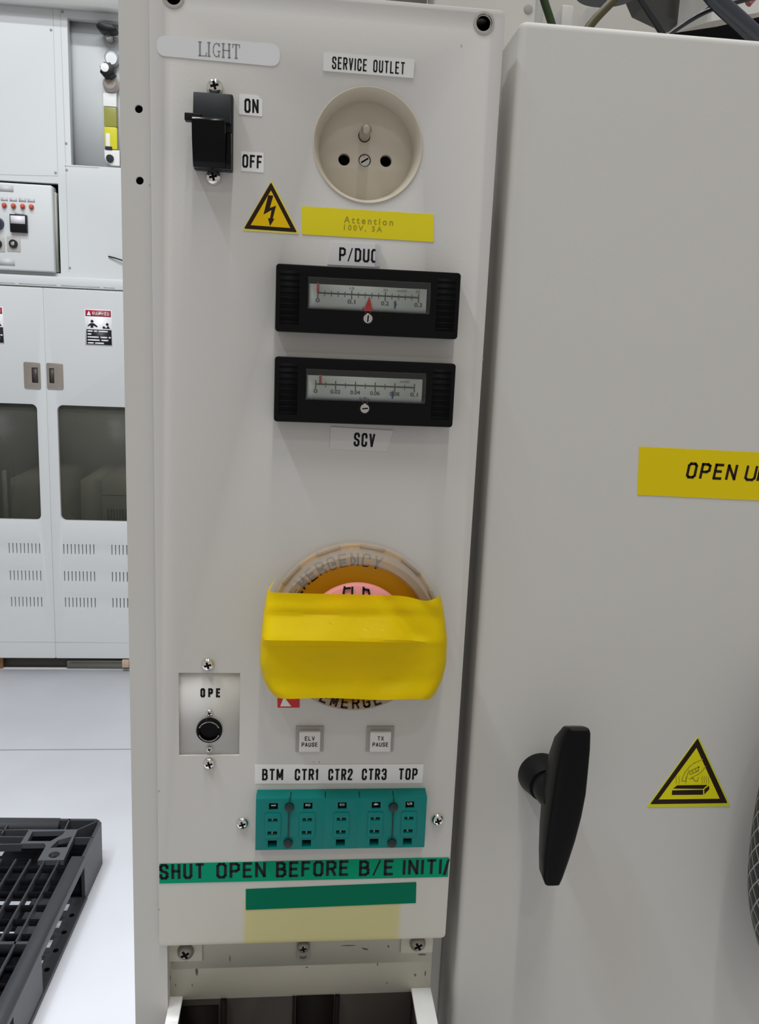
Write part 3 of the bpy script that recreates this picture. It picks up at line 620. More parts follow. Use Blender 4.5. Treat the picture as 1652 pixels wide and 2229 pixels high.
# ------------------------------------------------------------------ emergency stop under tape
EC = PANEL.uv(771, 1361)
t = thing('emergency_stop_button', 'emergency stop button with orange legend ring and clear guard, mostly hidden by yellow tape', 'emergency button', PANEL, *EC)
LR = 0.0412
b = BM(); lathe(b, [(0, 0), (LR, 0), (LR, 0.0008), (LR - 0.0004, 0.0012), (0, 0.0012)], 72); lg = part('legend_plate', b, legend, t)
b = BM()
for i, ch in enumerate('EMERGENCY'):
    a = R_(150 - i * 9.6 - 0.5)
    merge(b, gothic(ch, 0.0042, 0.0066, 0.0012, 0.00008, 0.15, 0.1, 0.0338 * math.cos(a), 0.0338 * math.sin(a), a - math.pi / 2))
part('legend_lettering', b, ink, lg)
GR = 0.0390; GH = 0.0140
b = BM(); lathe(b, [(GR + 0.0036, 0.0013), (GR + 0.0036, 0.0026), (GR + 0.0008, 0.0032), (GR, GH - 0.0012), (GR - 0.0008, GH), (GR - 0.0040, GH), (GR - 0.0050, GH - 0.001), (GR - 0.0058, 0.0030), (GR - 0.0058, 0.0014)], 72)
part('guard', b, guardm, t, label='clear plastic guard ring')
GH_ = 0.0141; b = BM()
for i, ch in enumerate('EMERGE'):
    a = R_(-90 - 24 + i * 8.6); merge(b, gothic(ch, 0.0036, 0.0062, GH_ , 0.00008, 0.16, 0.1, 0.0345 * math.cos(a), 0.0345 * math.sin(a), a + math.pi / 2))
part('guard_lettering', b, inkbrown, t)
b = BM()
for k in range(12):
    a = 2 * math.pi * k / 12 + 0.35; p_ = BM(); rbox(p_, -0.0060, 0.0060, -0.0007, 0.0007, 0.0026, 0.0040, 0.0002); merge(b, p_, Matrix.Translation(((GR + 0.0018) * math.cos(a), (GR + 0.0018) * math.sin(a), 0)) @ Matrix.Rotation(a + math.pi / 2, 4, 'Z'))
part('guard_knurl', b, guardm, t)
b = BM(); lathe(b, [(0.012, 0.0012), (0.012, 0.011), (0.0232, 0.0118), (0.0246, 0.0132), (0.0250, 0.0155), (0.0242, 0.0178), (0.0210, 0.0194), (0.0140, 0.0202), (0, 0.0204)], 60, 0, 0.0012); bh = part('button_head', b, pink, t)
b = BM()
for pts in (((-0.0070, 0.0185), (-0.0066, 0.0215)), ((-0.0062, 0.0208), (-0.0040, 0.0210)), ((-0.0030, 0.0184), (-0.0030, 0.0214)), ((0.0022, 0.0184), (0.0022, 0.0214)), ((0.0024, 0.0206), (0.0046, 0.0202)), ((0.0046, 0.0202), (0.0050, 0.0184))):
    stroke(b, [(x, y + 0.0036) for x, y in pts], 0.0009, 0.0188, 0.0196)
part('button_marking', b, ink, bh)

# tape over the button
def tape_bm():
    b = BM(); NU, NV = 64, 40; TW = 0.0215
    Lx = [(1258, 600), (1285, 582), (1330, 574), (1400, 567), (1445, 566), (1480, 574), (1505, 588), (1521, 604)]
    Rx = [(1258, 952), (1293, 958), (1330, 966), (1390, 973), (1445, 971), (1480, 962), (1515, 944), (1525, 930)]
    def interp(T, y):
        if y <= T[0][0]: return T[0][1]
        for (a, c), (d, e) in zip(T, T[1:]):
            if y <= d: return c + (e - c) * (y - a) / (d - a)
        return T[-1][1]
    def sm(x, a, c): q = min(1, max(0, (x - a) / (c - a))); return q * q * (3 - 2 * q)
    grid = []
    for j in range(NV + 1):
        f = j / NV; row = []
        for i in range(NU + 1):
            s = i / NU * 2 - 1
            top = 1288 + 6 * (s + 1) + (10 * math.exp(-((s - 0.62) / 0.16) ** 2)) - (32 * sm(-s, 0.84, 1.0)) - (14 * sm(s, 0.86, 1.0)) 
            bot = 1519 + 2.5 * (s + 1) + (1.5 * math.sin(7 * s))
            y = top + (bot - top) * f
            xl, xr = interp(Lx, y), interp(Rx, y); e = abs(s)
            x = (xl + xr) / 2 + (xr - xl) / 2 * math.sin(s * math.pi / 2 * 0.98) / math.sin(math.pi / 2 * 0.98)
            # height of the skin over the panel: stretched over the button, pulled back at the sides
            crease = 1395 + 3 * s
            lf = sm(0.62 - s, 0, 0.35); rt = 1 - lf                       # the sharp fold fades at the right
            hgt = 0.0218 + 0.0012 * sm(y, 1285, 1330) + (0.0076 * lf + 0.0034 * rt) * min(1, max(0, (y - 1338) / (crease - 1338)))
            hgt -= (0.0040 * lf + 0.0006 * rt) * sm(y, crease, crease + 12) + 0.0026 * sm(y, crease + 10, 1478) 
            hgt += 0.0030 * sm(y, 1474, 1522) - 0.0004 * math.sin((y - 1290) * 0.11) * sm(1345 - y, 0, 30)
            d_ = (x - 840) * 0.70 - (y - 1335) * 0.62                     # diagonal fold on the right
            hgt -= 0.0022 * sm(d_, -4, 14) * sm(46 - d_, 0, 40) * sm(1400 - y, 0, 20)
            hgt += 0.0026 * sm((x - 905) * 0.8 - (y - 1302) * 0.75, 0, 20) * sm(1350 - y, 0, 40)
            q_ = (x - 620) * 0.52 - (y - 1425) * 0.85                     # slack fold at lower left and right
            hgt += 0.0016 * sm(-q_, -10, 30) * sm(y, 1400, 1470) * sm(700 - x, 0, 90)
            hgt += 0.0014 * sm((x - 860) * 0.6 + (y - 1490) * 0.8, -20, 30) * sm(y, 1400, 1470)
            hgt += 0.00025 * math.sin(x * 0.05 + y * 0.03) * (1 - e)
            side = max(0.0, 1 - e ** 9)
            hgt = 0.0055 + (hgt - 0.0055) * (side ** 0.55)
            q = PANEL.uv(x, y, hgt); row.append(b.verts.new((q[0], q[1], hgt)))
        grid.append(row)
    for j in range(NV):
        for i in range(NU): b.faces.new((grid[j][i], grid[j + 1][i], grid[j + 1][i + 1], grid[j][i + 1]))
    bmesh.ops.solidify(b, geom=b.faces[:], thickness=-0.00018)
    return b
solo('adhesive_tape', 'wide crinkled yellow tape stretched across the emergency stop button', 'tape', tape_bm(), tape_y, PANEL, 0, 0)
t = sticker('warning_sticker', 'small red sticker corner peeking out below left of the yellow-taped button', 'sticker', PANEL, ((604, 1505), (652, 1505), (652, 1540), (604, 1540)), red)
b = BM(); a0 = t.matrix_world.inverted(); pts = [(a0 @ PANEL.mat(*PANEL.uv(*p)).to_4x4()).translation[:2] for p in ((610, 1537), (618, 1516), (634, 1537))]
prism(b, pts, 0.00025, 0.0003); part('white_triangle', b, lab, t)

# ------------------------------------------------------------------ OPE jack
c = PANEL.uv(456, 1588, -0.0010)
t = thing('jack_socket', 'round black jack socket under the OPE lettering in the recessed plate', 'socket', PANEL, *c, -0.0010)
b = BM(); lathe(b, [(0.0064, 0), (0.0064, 0.0016), (0.0060, 0.0022), (0.0048, 0.0022), (0.0046, 0.0012), (0.0046, 0.0004), (0, 0.0004)], 44); part('ring', b, blackg, t)
b = BM()
for a0, a1 in ((25, 155), (205, 335)):
    stroke(b, [(0.0051 * math.cos(R_(a0 + (a1 - a0) * k / 14)), 0.0051 * math.sin(R_(a0 + (a1 - a0) * k / 14))) for k in range(15)], 0.0005, 0.0021, 0.00245)
part('rim_arc', b, steel, t, label='thin bright arcs on the socket rim')
for py in (1551, 1630):
    q = PANEL.uv(456, py, -0.0010); screw_part(t, q[0] - c[0], q[1] - c[1], 0.0, 0.0019 if py < 1600 else 0.0017, 0.4)
q = PANEL.uv(458, 1508, -0.0010); part('lettering', gothic('OPE', 0.0098, 0.0048, 0.0, 0.00008, 0.21, 0.30, q[0] - c[0], q[1] - c[1]), ink, t)
screw('panel_screw', 'domed cross-head screw just above the OPE cut-out', PANEL, 453, 1445, 15, 'panel screws')
screw('panel_screw', 'domed cross-head screw just below the OPE cut-out', PANEL, 456, 1660, 14, 'panel screws')
screw('panel_screw', 'domed cross-head screw left of the teal digit switches', PANEL, 528, 1790, 14, 'panel screws')
screw('panel_screw', 'domed cross-head screw right of the teal digit switches', PANEL, 952, 1782, 14, 'panel screws')

# ------------------------------------------------------------------ pause buttons
def pause(label, cx, lines):
    c = PANEL.uv(cx, 1608)
    t = thing('push_button', label, 'push button', PANEL, *c, group='pause buttons')
    b = BM(); rbox(b, -0.0070, 0.0070, -0.0068, 0.0070, 0, 0.0008, 0.0003); part('frame', b, keyf, t)
    b = BM(); rbox(b, -0.0053, 0.0053, -0.0058, 0.0050, 0.0006, 0.0030, 0.0005); k = part('key_cap', b, key, t)
    for s, y, w_ in lines: part('lettering', gothic(s, w_, 0.0023, 0.0030, 0.00006, 0.16, 0.16, 0.0, y), ink, k)
pause('left square push button with white key reading ELV PAUSE', 674, (('ELV', 0.0016, 0.0050), ('PAUSE', -0.0017, 0.0080)))
pause('right square push button with white key reading TX PAUSE', 827, (('TX', 0.0016, 0.0032), ('PAUSE', -0.0017, 0.0080)))
sticker('sign_label', 'long white label strip reading BTM CTR1 CTR2 CTR3 TOP above the teal digit switches', 'label', PANEL,
        ((555, 1664.5), (922, 1663), (919, 1704), (555, 1705.5)), lab, (('BTM', 593.5, 1685.5, 46, 25, ink, 0.155), ('CTR1', 667.5, 1685.5, 52, 25, ink, 0.155), ('CTR2', 741, 1685.5, 53, 25, ink, 0.155), ('CTR3', 814.5, 1685, 54, 25, ink, 0.155), ('TOP', 888, 1684.5, 41, 25, ink, 0.155)))

# ------------------------------------------------------------------ digit switches
WZ = 0.0062
q0 = PANEL.uv(556, 1850, WZ); q1 = PANEL.uv(930, 1729, WZ); uc, vc = (q0[0] + q1[0]) / 2, (q0[1] + q1[1]) / 2; TW, TH = q1[0] - q0[0], q1[1] - q0[1]; SW = TW / 5
words = ('leftmost', 'second from left', 'middle', 'fourth from left', 'rightmost'); heads = ('BTM', 'CTR1', 'CTR2', 'CTR3', 'TOP')
for i in range(5):
    ui = uc - TW / 2 + SW * (i + 0.5)
    t = thing('digit_switch', '%s teal thumbwheel digit switch, under %s' % (words[i], heads[i]), 'digit switch', PANEL, ui, vc, group='teal digit switches')
    # case with a chamfered top, holes for the number windows and key slots
    zx = lambda x: (x - 275) / 280 * SW; zy = lambda y: -(y - 332) / 475 * TH
    sock = [rect(zx(235), zx(315), zy(222), zy(155)), rect(zx(230), zx(312), zy(556), zy(486)), rect(zx(231), zx(313), zy(322), zy(287)), rect(zx(228), zx(312), zy(440), zy(400))]
    ears = []
    out = [(-SW / 2 + 0.0002, -TH / 2), (SW / 2 - 0.0002, -TH / 2), (SW / 2 - 0.0002, TH / 2 - 0.0018), (-SW / 2 + 0.0002, TH / 2 - 0.0018)]
    b = curve_plate(out, sock, 0.0, WZ, 0.0003)
    prof = BM(); prism(prof, [(TH / 2 - 0.0018, 0), (TH / 2 - 0.0018, WZ), (TH / 2 - 0.0004, WZ - 0.0022), (TH / 2, 0)], -SW / 2 + 0.0002, SW / 2 - 0.0002); merge(b, prof, Mx)
    part('case', b, teal, t)
    b = BM(); rbox(b, zx(212), zx(334), zy(462), zy(248), WZ, WZ + 0.0007, 0.0003)
    kb = curve_plate(rrect(zx(212), zx(334), zy(462), zy(248), 0.0007, 3), [sock[2], sock[3]], WZ - 0.0001, WZ + 0.0006, 0.0002); b.free(); part('key_plate', kb, teal, t)
    b = BM(); box(b, -SW / 2 + 0.001, SW / 2 - 0.001, -TH / 2 + 0.001, TH / 2 - 0.003, 0.0002, 0.0010); part('wheel_well', b, blackm, t)
    b = BM()
    for yy in (305, 420): box(b, zx(262), zx(274), zy(yy + 15), zy(yy - 15), 0.0030, WZ - 0.0004)
    part('key_lever', b, mat('lever_tan', (0.50, 0.37, 0.30), 0.5), t)
    b = BM()
    for yy in (305, 420): box(b, zx(285), zx(305), zy(yy + 15), zy(yy - 15), 0.0020, WZ - 0.0014)
    part('key_block', b, mat('lever_brown', (0.06, 0.045, 0.04), 0.5), t)
    b = BM(); box(b, zx(236), zx(314), zy(221), zy(156), 0.0018, 0.0052); w_ = part('number_wheel', b, black, t)
    part('digit', gothic('12345'[i], 0.0013 if i else 0.0009, 0.0025, 0.0052, 0.00006, 0.17, 0.1, zx(275), zy(186), R_(-90)), lab, w_)
for name, px in (('left', 630), ('right', 856)):
    c = PANEL.uv(px - 1, 1793, WZ); d = PANEL.uv(px, 1756, WZ); e = PANEL.uv(px - 3, 1834, WZ)
    t = thing('mounting_clip', 'dark slotted clip with two round ends, %s' % ('between the two left teal digit switches' if name == 'left' else 'between the two right teal digit switches'), 'clip', PANEL, c[0], c[1], WZ, group='clips on the digit switches')
    b = BM()
    for p in (d, e): disc(b, 0.0023, 0.0, 0.0014, p[0] - c[0], p[1] - c[1], 0.0004, 24)
    part('round_end', b, mat('clip_black_green', (0.006, 0.016, 0.017), 0.35), t)
    b = BM(); stroke(b, [(d[0] - c[0] + 0.0001, d[1] - c[1] + 0.005), (e[0] - c[0], e[1] - c[1])], 0.0006, 0.0, 0.0004); part('rod', b, mat('clip_dark_green', (0.002, 0.03, 0.03), 0.5), t)

# ------------------------------------------------------------------ green tapes
t = sticker('tape_label', 'green tape with black lettering SHUT OPEN BEFORE B/E INITIA across the panel foot', 'tape label', PANEL,
        ((347, 1880), (977, 1866), (975, 1908), (347, 1922.5)), green,
        (('SHUT', 396, 1896, 98, 34, ink, 0.165), ('OPEN', 525, 1893.5, 108, 34, ink, 0.165), ('BEFORE', 680, 1890.5, 158, 34, ink, 0.165), ('B/E', 819, 1888.5, 75, 34, ink, 0.165), ('INITI', 919, 1886.5, 85, 33, ink, 0.165)), th=0.0003, rnd=0.0001, gap=0.15)
q = t.matrix_world.inverted(); b = BM(); A = [(q @ PANEL.mat(*PANEL.uv(*p))).translation for p in ((963, 1904), (973, 1871), (979, 1868.5), (976, 1881), (970, 1904))]
prism(b, [(a.x, a.y) for a in A], 0.0003, 0.00036); part('lettering', b, ink, t, label='first stroke of a letter cut off at the panel edge')
sticker('tape_label', 'plain dark green tape strip without writing near the panel bottom', 'tape label', PANEL, ((535, 1935), (906, 1920), (905, 1965), (535, 1980)), greend, th=0.0003, rnd=0.0001)

# ================================================================== RIGHT-HAND ENCLOSURE
e0 = DOOR.uv(1152, 42); EX0, EX1, EZ0, EZ1 = e0[0] - 0.0040, 0.62, 0.20, e0[1]
t = thing('electrical_enclosure', 'large grey enclosure door with black lever handle, right of the control panel', 'enclosure', DOOR, 0, 0)
def enc_body():
    b = BM(); rbox(b, EX0, EX1, EZ0, EZ1, -0.040, 0.0, 0.0036, 5); return b
part('door', enc_body(), encl, t)
b = BM(); rbox(b, EX0 + 0.045, EX1, EZ0, EZ1 - 0.03, -0.30, -0.0405, 0.002); part('case', b, encl, t)
# lever handle
HD = DOOR
c = HD.uv(1175, 1684)
hd = bpy.data.objects.new('handle', None); COL.objects.link(hd); hd.parent = t; hd.location = (c[0], c[1], 0); hd['label'] = 'black lever handle'
b = BM(); lathe(b, [(0.0118, 0), (0.0118, 0.001), (0.0106, 0.006), (0.0094, 0.0115), (0.0090, 0.0125), (0, 0.0125)], 48); part('rosette', b, black, hd)
b = BM(); lathe(b, [(0.0082, 0.0124), (0.0082, 0.0160), (0.0076, 0.021), (0.0062, 0.028), (0, 0.028)], 40, 0.0004, -0.0002); part('neck', b, black, hd)
def lever_bm():
    b = BM(); secs = []
    # (left, right, y) of the grip seen at its front and back
    F = [(1243, 1285, 1591), (1236, 1289, 1600), (1224, 1290, 1635), (1216, 1287, 1680), (1208, 1282, 1735), (1200, 1272, 1785), (1193, 1258, 1835), (1187, 1242, 1880), (1184, 1228, 1915), (1188, 1220, 1928)]
    wf, wb = 0.040, 0.022
    bk = [0.036, 0.030, 0.0235, 0.0195, 0.0175, 0.0185, 0.021, 0.025, 0.029, 0.034]
    rings = []
    for (xl, xr, y), wb in zip(F, bk):
        r = []
        L = Vector(HD.uv(xl, y, wf)); Rr = Vector(HD.uv(xr, y, wf)); m_ = (L + Rr) / 2; hw_ = (Rr.x - L.x) / 2; n = 20
        for k in range(n):
            a = 2 * math.pi * k / n; ca, sa = math.cos(a), math.sin(a)
            sx = math.copysign(abs(ca) ** 0.45, ca); sz = math.copysign(abs(sa) ** 0.45, sa)
            r.append(b.verts.new((m_.x + hw_ * sx - c[0], m_.y - c[1], (wf + wb) / 2 + (wf - wb) / 2 * sz)))
        rings.append(r)
    for a, d in zip(rings, rings[1:]):
        for k in range(20): b.faces.new((a[k], a[(k + 1) % 20], d[(k + 1) % 20], d[k]))
    b.faces.new(rings[0]); b.faces.new(rings[-1][::-1])
    bmesh.ops.recalc_face_normals(b, faces=b.faces[:])
    return b
lv = part('lever', lever_bm(), mat('handle_black', (0.003, 0.003, 0.0033), 0.34, spec=0.13), hd)
# label and sign on the door
t2 = sticker('sign_label', 'large yellow label reading OPEN U, cut by the right frame edge, on the enclosure door', 'label', DOOR,
        ((1391, 972), (1760, 990), (1757, 1094), (1387, 1077)), yeld, (('OPEN', 1549, 1026, 109, 35, inkbrown, 0.165), ('U', 1634, 1030, 25, 34, inkbrown, 0.165), ('P', 1662, 1031, 26, 34, inkbrown, 0.165)), shear=0.09, rnd=0.0002, gap=0.22)
zz = lambda P: z(P, 6.305, 1390, 1590)
t, c, loc = tri_sign('warning_sign', 'yellow triangular hot surface warning sign showing a hand over a hot block', DOOR,
    zz(((818, 78), (108, 1050), (1258, 1038))), zz(((808, 104), (156, 1008), (1216, 992))), zz(((790, 236), (272, 942), (1108, 932))), sgnl, inkbrown, sgnh)
b = curve_plate(loc(zz(((450, 880), (455, 818), (880, 808), (880, 876)))), [], 0.00037, 0.00043)
merge(b, curve_plate(loc(zz(((470, 792), (524, 748), (940, 742), (880, 796)))), [], 0.00037, 0.00043)); merge(b, curve_plate(loc(zz(((896, 804), (962, 752), (966, 800), (896, 872)))), [], 0.00037, 0.00043))
part('hot_block', b, inkbrown, t)
b = BM(); S = lambda pts, w_: stroke(b, loc(zz(pts)), w_, 0.00037, 0.00042)
S(((872, 392), (760, 440), (690, 495), (630, 575), (595, 650), (590, 690), (640, 690), (655, 650), (668, 590), (690, 540)), 0.0005)
S(((915, 490), (860, 560), (810, 600), (720, 640)), 0.0005); S(((690, 580), (720, 545), (820, 495), (810, 550), (700, 600)), 0.0007); S(((690, 660), (740, 650), (770, 690), (800, 690), (815, 640)), 0.0006)
S(((735, 540), (745, 575)), 0.0004); S(((775, 520), (785, 560)), 0.0004)
for x in (505, 545, 640, 860, 890, 920, 950): S(((x, 725), (x + 10, 690), (x, 655), (x + 10, 620)), 0.0003)
part('hand_symbol', b, inkol, t)

# ------------------------------------------------------------------ braided hose at the right
def braid_mat():
    M = bpy.data.materials.new('braided_sleeve'); M.use_nodes = True; nt = M.node_tree; p = nt.nodes['Principled BSDF']; L = nt.links.new
    uvn = nt.nodes.new('ShaderNodeUVMap'); uvn.uv_map = 'uv'; sp = nt.nodes.new('ShaderNodeSeparateXYZ'); L(uvn.outputs[0], sp.inputs[0])
    def mth(op, a, b_=None, v=None):
        q = nt.nodes.new('ShaderNodeMath'); q.operation = op
        L(a, q.inputs[0])
        if b_ is not None: L(b_, q.inputs[1])
        if v is not None: q.inputs[1].default_value = v
        return q.outputs[0]
    u = mth('MULTIPLY', sp.outputs['X'], v=16.0); v = mth('MULTIPLY', sp.outputs['Y'], v=95.0)
    d1 = mth('PINGPONG', mth('ADD', u, v), v=0.5); d2 = mth('PINGPONG', mth('SUBTRACT', u, v), v=0.5)
    d = mth('MINIMUM', d1, d2); line = mth('LESS_THAN', d, v=0.055)
    mx = nt.nodes.new('ShaderNodeMix'); mx.data_type = 'RGBA'; mx.inputs[6].default_value = (0.014, 0.014, 0.015, 1); mx.inputs[7].default_value = (0.34, 0.33, 0.32, 1)
    L(line, mx.inputs[0]); L(mx.outputs[2], p.inputs['Base Color']); p.inputs['Roughness'].default_value = 0.45
    bp = nt.nodes.new('ShaderNodeBump'); bp.inputs['Distance'].default_value = 0.0006; bp.inputs['Strength'].default_value = 0.8; L(d, bp.inputs['Height']); L(bp.outputs['Normal'], p.inputs['Normal'])
    return M
HZ = 0.030; hp = []
for x, y in ((1850, 1500), (1790, 1590), (1752, 1680), (1727, 1790), (1714, 1890), (1713, 1965), (1730, 2045), (1768, 2115), (1830, 2170)):
    q = DOOR.uv(x, y, HZ); hp.append((q[0], DOOR.O.y - HZ, q[1]))
b = BM(); tube(b, catmull(hp, 10), 0.0185, 32, True, True)
o = link_mesh('braided_hose', b, braid_mat()); tag(o, 'black braided hose bending past the right edge in front of the enclosure', 'hose')

# ------------------------------------------------------------------ cables and machinery behind the enclosure
def cable(name, label, pts, Y, r, M, cat='cable', group='cables above the enclosure'):
    P = [(*PANEL.uv(x, y, -Y), Y + dy) for x, y, dy in pts]; P = [(p[0], p[2], p[1]) for p in P]
    b = BM(); tube(b, catmull(P, 8), r, 14); o = link_mesh(name, b, M); tag(o, label, cat, group); return o
gcab = mat('cable_green', (0.020, 0.045, 0.010), 0.45); bcab = mat('cable_black', (0.012, 0.012, 0.016), 0.4); ocab = mat('cable_olive', (0.075, 0.065, 0.022), 0.4); dcab = mat('cable_slate', (0.035, 0.042, 0.055), 0.25)
cable('power_cable', 'dark green cable dropping behind the left end of the enclosure top', ((1168, -60, 0), (1184, 0, 0), (1203, 60, 0), (1225, 150, 0)), 0.055, 0.0020, gcab)
cable('power_cable', 'olive brown cable slanting down left behind the enclosure top', ((1385, -60, 0), (1335, 0, 0), (1285, 55, 0), (1230, 140, 0)), 0.060, 0.0022, ocab)
cable('power_cable', 'black cable slanting down right from under the dark disc', ((1370, -50, 0), (1395, 0, 0), (1440, 70, 0), (1500, 170, 0)), 0.060, 0.0017, bcab)
cable('power_cable', 'thin black braided cable rising right toward the upper corner', ((1420, 110, 0), (1466, 68, 0), (1540, 24, 0), (1620, 0, 0), (1700, -20, 0)), 0.058, 0.0012, bcab)
cable('power_cable', 'thin black cable parallel above the braided one', ((1445, 95, 0.004), (1480, 58, 0.004), (1548, 10, 0.004), (1580, -30, 0.004)), 0.062, 0.0008, bcab)
cable('power_cable', 'thick slate-grey shiny cable in the upper right corner', ((1520, -50, 0), (1560, 0, 0), (1625, 60, 0), (1720, 150, 0)), 0.050, 0.0044, dcab)
c = PANEL.uv(1320, -10, -0.145); b = BM(); lathe(b, [(0, 0), (0.018, 0), (0.0195, 0.002), (0.0195, 0.05), (0, 0.05)], 48)
o = link_mesh('motor_housing', b, mat('housing_slate', (0.045, 0.050, 0.060), 0.4)); o.location = (c[0], 0.145, c[1]); tag(o, 'dark round housing bottom hanging above the enclosure', 'housing')
def wbox(name, label, cat, px0, py0, px1, py1, Y, depth, M, group=None):
    a = PANEL.uv(px0, py1, -Y); c_ = PANEL.uv(px1, py0, -Y); b = BM(); rbox(b, a[0], c_[0], a[1], c_[1], -Y - depth, -Y, 0.001)
    return solo(name, label, cat, b, M, PANEL, 0, 0, 0, 0, group)
wm = mat('unit_white', (0.70, 0.70, 0.69), 0.45)
wbox('terminal_box', 'small white box behind the enclosure top between green and olive cables', 'box', 1214, 11, 1250, 140, 0.105, 0.03, wm)
wbox('rear_cover', 'pale rear cover panel of the machine behind the cables', 'panel', 1165, -220, 1490, 260, 0.34, 0.02, paint_dk)
wbox('pale_bracket', 'pale angled bracket left of the olive cable behind the enclosure', 'bracket', 1255, 14, 1300, 300, 0.20, 0.02, paint_dk)
wbox('support_post', 'beige upright post with bright edge behind the enclosure top right', 'post', 1487, -200, 1538, 200, 0.16, 0.03, mat('post_olive', (0.42, 0.40, 0.35), 0.6))
a = PANEL.uv(1537, 46, -0.11); b = BM(); box(b, a[0], a[0] + 0.0020, a[1], a[1] + 0.12, -0.15, -0.11)
solo('edge_strip', 'thin white strip beside the beige post behind the cables', 'strip', b, lab, PANEL, 0, 0)
def beam(name, label, cat, pts, Y, depth, M):
    P = [PANEL.uv(x, y, -Y) for x, y in pts]; b = BM(); prism(b, P, -Y - depth, -Y); return solo(name, label, cat, b, M, PANEL, 0, 0)
beam('slanted_beam', 'dark grey slanted beam beside the dark round housing', 'beam', ((1388, -20), (1487, -20), (1487, 46), (1470, 44), (1402, 12)), 0.175, 0.02, mat('beam_dark', (0.05, 0.05, 0.047), 0.6))
beam('cross_beam', 'beige cross beam above the black trunking in the upper right', 'beam', ((1470, 72), (1540, 48), (1700, 18), (1700, 40), (1480, 84)), 0.100, 0.02, mat('post_olive', (0.42, 0.40, 0.35), 0.6))
beam('cable_trunking', 'black cable trunking along the back of the enclosure top right', 'trunking', ((1440, 76), (1560, 58), (1700, 26), (1700, 190), (1440, 150)), 0.078, 0.018, blackm)
wbox('rear_unit', 'pale unit behind the thick slate cable in the upper right corner', 'unit', 1540, -200, 1760, 120, 0.24, 0.03, wm)
b = BM(); lathe(b, [(0, 0), (0.002, 0), (0.002, 0.014), (0, 0.014)], 20); q = PANEL.uv(1628, 8, -0.09)
o = link_mesh('cable_plug', b, mat('plug_rose', (0.55, 0.16, 0.17), 0.4)); o.location = (q[0], 0.09, q[1]); o.rotation_euler = (0, 0.7, 0); tag(o, 'small rose-red plug beside the thick cable in the corner', 'plug')

# ================================================================== BACKGROUND CABINET
KX0, KX1 = -1.62, -0.30
cu = lambda x, y, w=0.0: CAB.uv(x, y, w)
t = thing('equipment_cabinet', 'tall white equipment cabinet with glazed double doors across the aisle', 'cabinet', CAB, 0, 0)
zdoor0 = cu(125, 1428)[1]; zdoor1 = cu(98, 628)[1]; xs = cu(110, 1000)[0]
z_band = cu(130, 603)[1]
nx0 = cu(150, 200)[0]; nz0 = cu(200, 362)[1]; nz1 = 2.47
ob = (KX0 + 0.25, cu(130, 500)[0], cu(60, 592)[1], cu(60, 395)[1])
b = curve_plate(rect(KX0, KX1, zdoor1 + 0.004, 2.75), [rect(nx0, KX1 - 0.06, nz0, nz1), rect(*ob)], -0.03, 0.0, 0.001)
part('facade', b, cabw, t)
b = BM(); box(b, KX0, KX1, z_band - 0.004, z_band + 0.058, 0.0, 0.02)
b.free(); b = BM(); rbox(b, KX0, KX1, zdoor1 + 0.006, z_band, 0.0, 0.022, 0.003); part('middle_rail', b, cabw, t)
b = BM(); y = cu(60, 618)[1]
for x0, x1 in ((0, 36), (45, 126), (136, 220), (228, 252)): box(b, cu(x0, 618)[0], cu(x1, 618)[0], y - 0.0022, y + 0.0005, 0.0218, 0.0228)
part('rail_groove', b, mat('groove_grey', (0.40, 0.41, 0.42), 0.7), t)
b = BM(); box(b, KX0, KX1, 2.492, 2.75, 0.0, 0.06); part('top_fascia', b, mat('fascia_white', (0.72, 0.73, 0.71), 0.5), t)
b = BM(); box(b, nx0 - 0.02, KX1, nz0 - 0.02, nz1 + 0.02, -0.06, -0.045); part('niche_back', b, cabw, t)
b = BM(); box(b, nx0 - 0.03, KX1, nz1, nz1 + 0.02, -0.045, -0.03); box(b, nx0 - 0.02, nx0, nz0, nz1, -0.045, -0.03); box(b, nx0, KX1 - 0.06, nz0 - 0.015, nz0, -0.045, -0.03); part('niche_lining', b, cabw, t)
b = BM(); box(b, ob[0] - 0.05, ob[1] + 0.05, ob[2] - 0.05, ob[3] + 0.05, -0.09, -0.035); part('opening_back', b, blackm, t)
# seams of the fixed panels
b = BM()
def seamline(x0, y0, x1, y1, wid=0.0016):
    stroke(b, [cu(x0, y0), cu(x1, y1)], wid, 0.0, 0.0006)
seamline(115, 20, 126, 380); seamline(131, 22, 143, 355); seamline(0, 380, 126, 383); seamline(143, 360, 150, 592); seamline(141, 361, 215, 365, 0.003)
part('panel_seam', b, mat('seam_grey', (0.42, 0.43, 0.44), 0.7), t)
b = BM()
for px, py in ((111, 65), (121, 376), (136, 26), (144, 312), (145, 370), (152, 583)): disc(b, 0.0045, 0.0, 0.002, *cu(px, py), 0.001, 12)
part('panel_screw', b, mat('screw_grey', (0.25, 0.25, 0.26), 0.5), t)
# carcass
b = BM(); box(b, KX0, KX0 + 0.03, 0.07, 2.7, -0.75, -0.03); box(b, KX1 - 0.03, KX1, 0.07, 2.7, -0.75, -0.03); box(b, KX0, KX1, 0.07, 2.7, -0.78, -0.75); box(b, KX0, KX1, zdoor0 + 0.004, zdoor0 + 0.02, -0.75, -0.03); box(b, KX0, KX1, zdoor1 + 0.0, zdoor1 + 0.02, -0.75, -0.031)
part('carcass', b, cabw, t)
b = BM(); box(b, KX0 + 0.05, KX1 - 0.05, 0.0, 0.055, -0.70, -0.02); part('plinth', b, mat('plinth_dark', (0.045, 0.04, 0.034), 0.7), t)
a = cu(140, 1456, 0.0); b = BM(); box(b, -0.93, KX1 - 0.06, 0.0, 0.030, -0.019, -0.004); part('kick_strip', b, mat('kick_greenish', (0.17, 0.17, 0.145), 0.6), t)
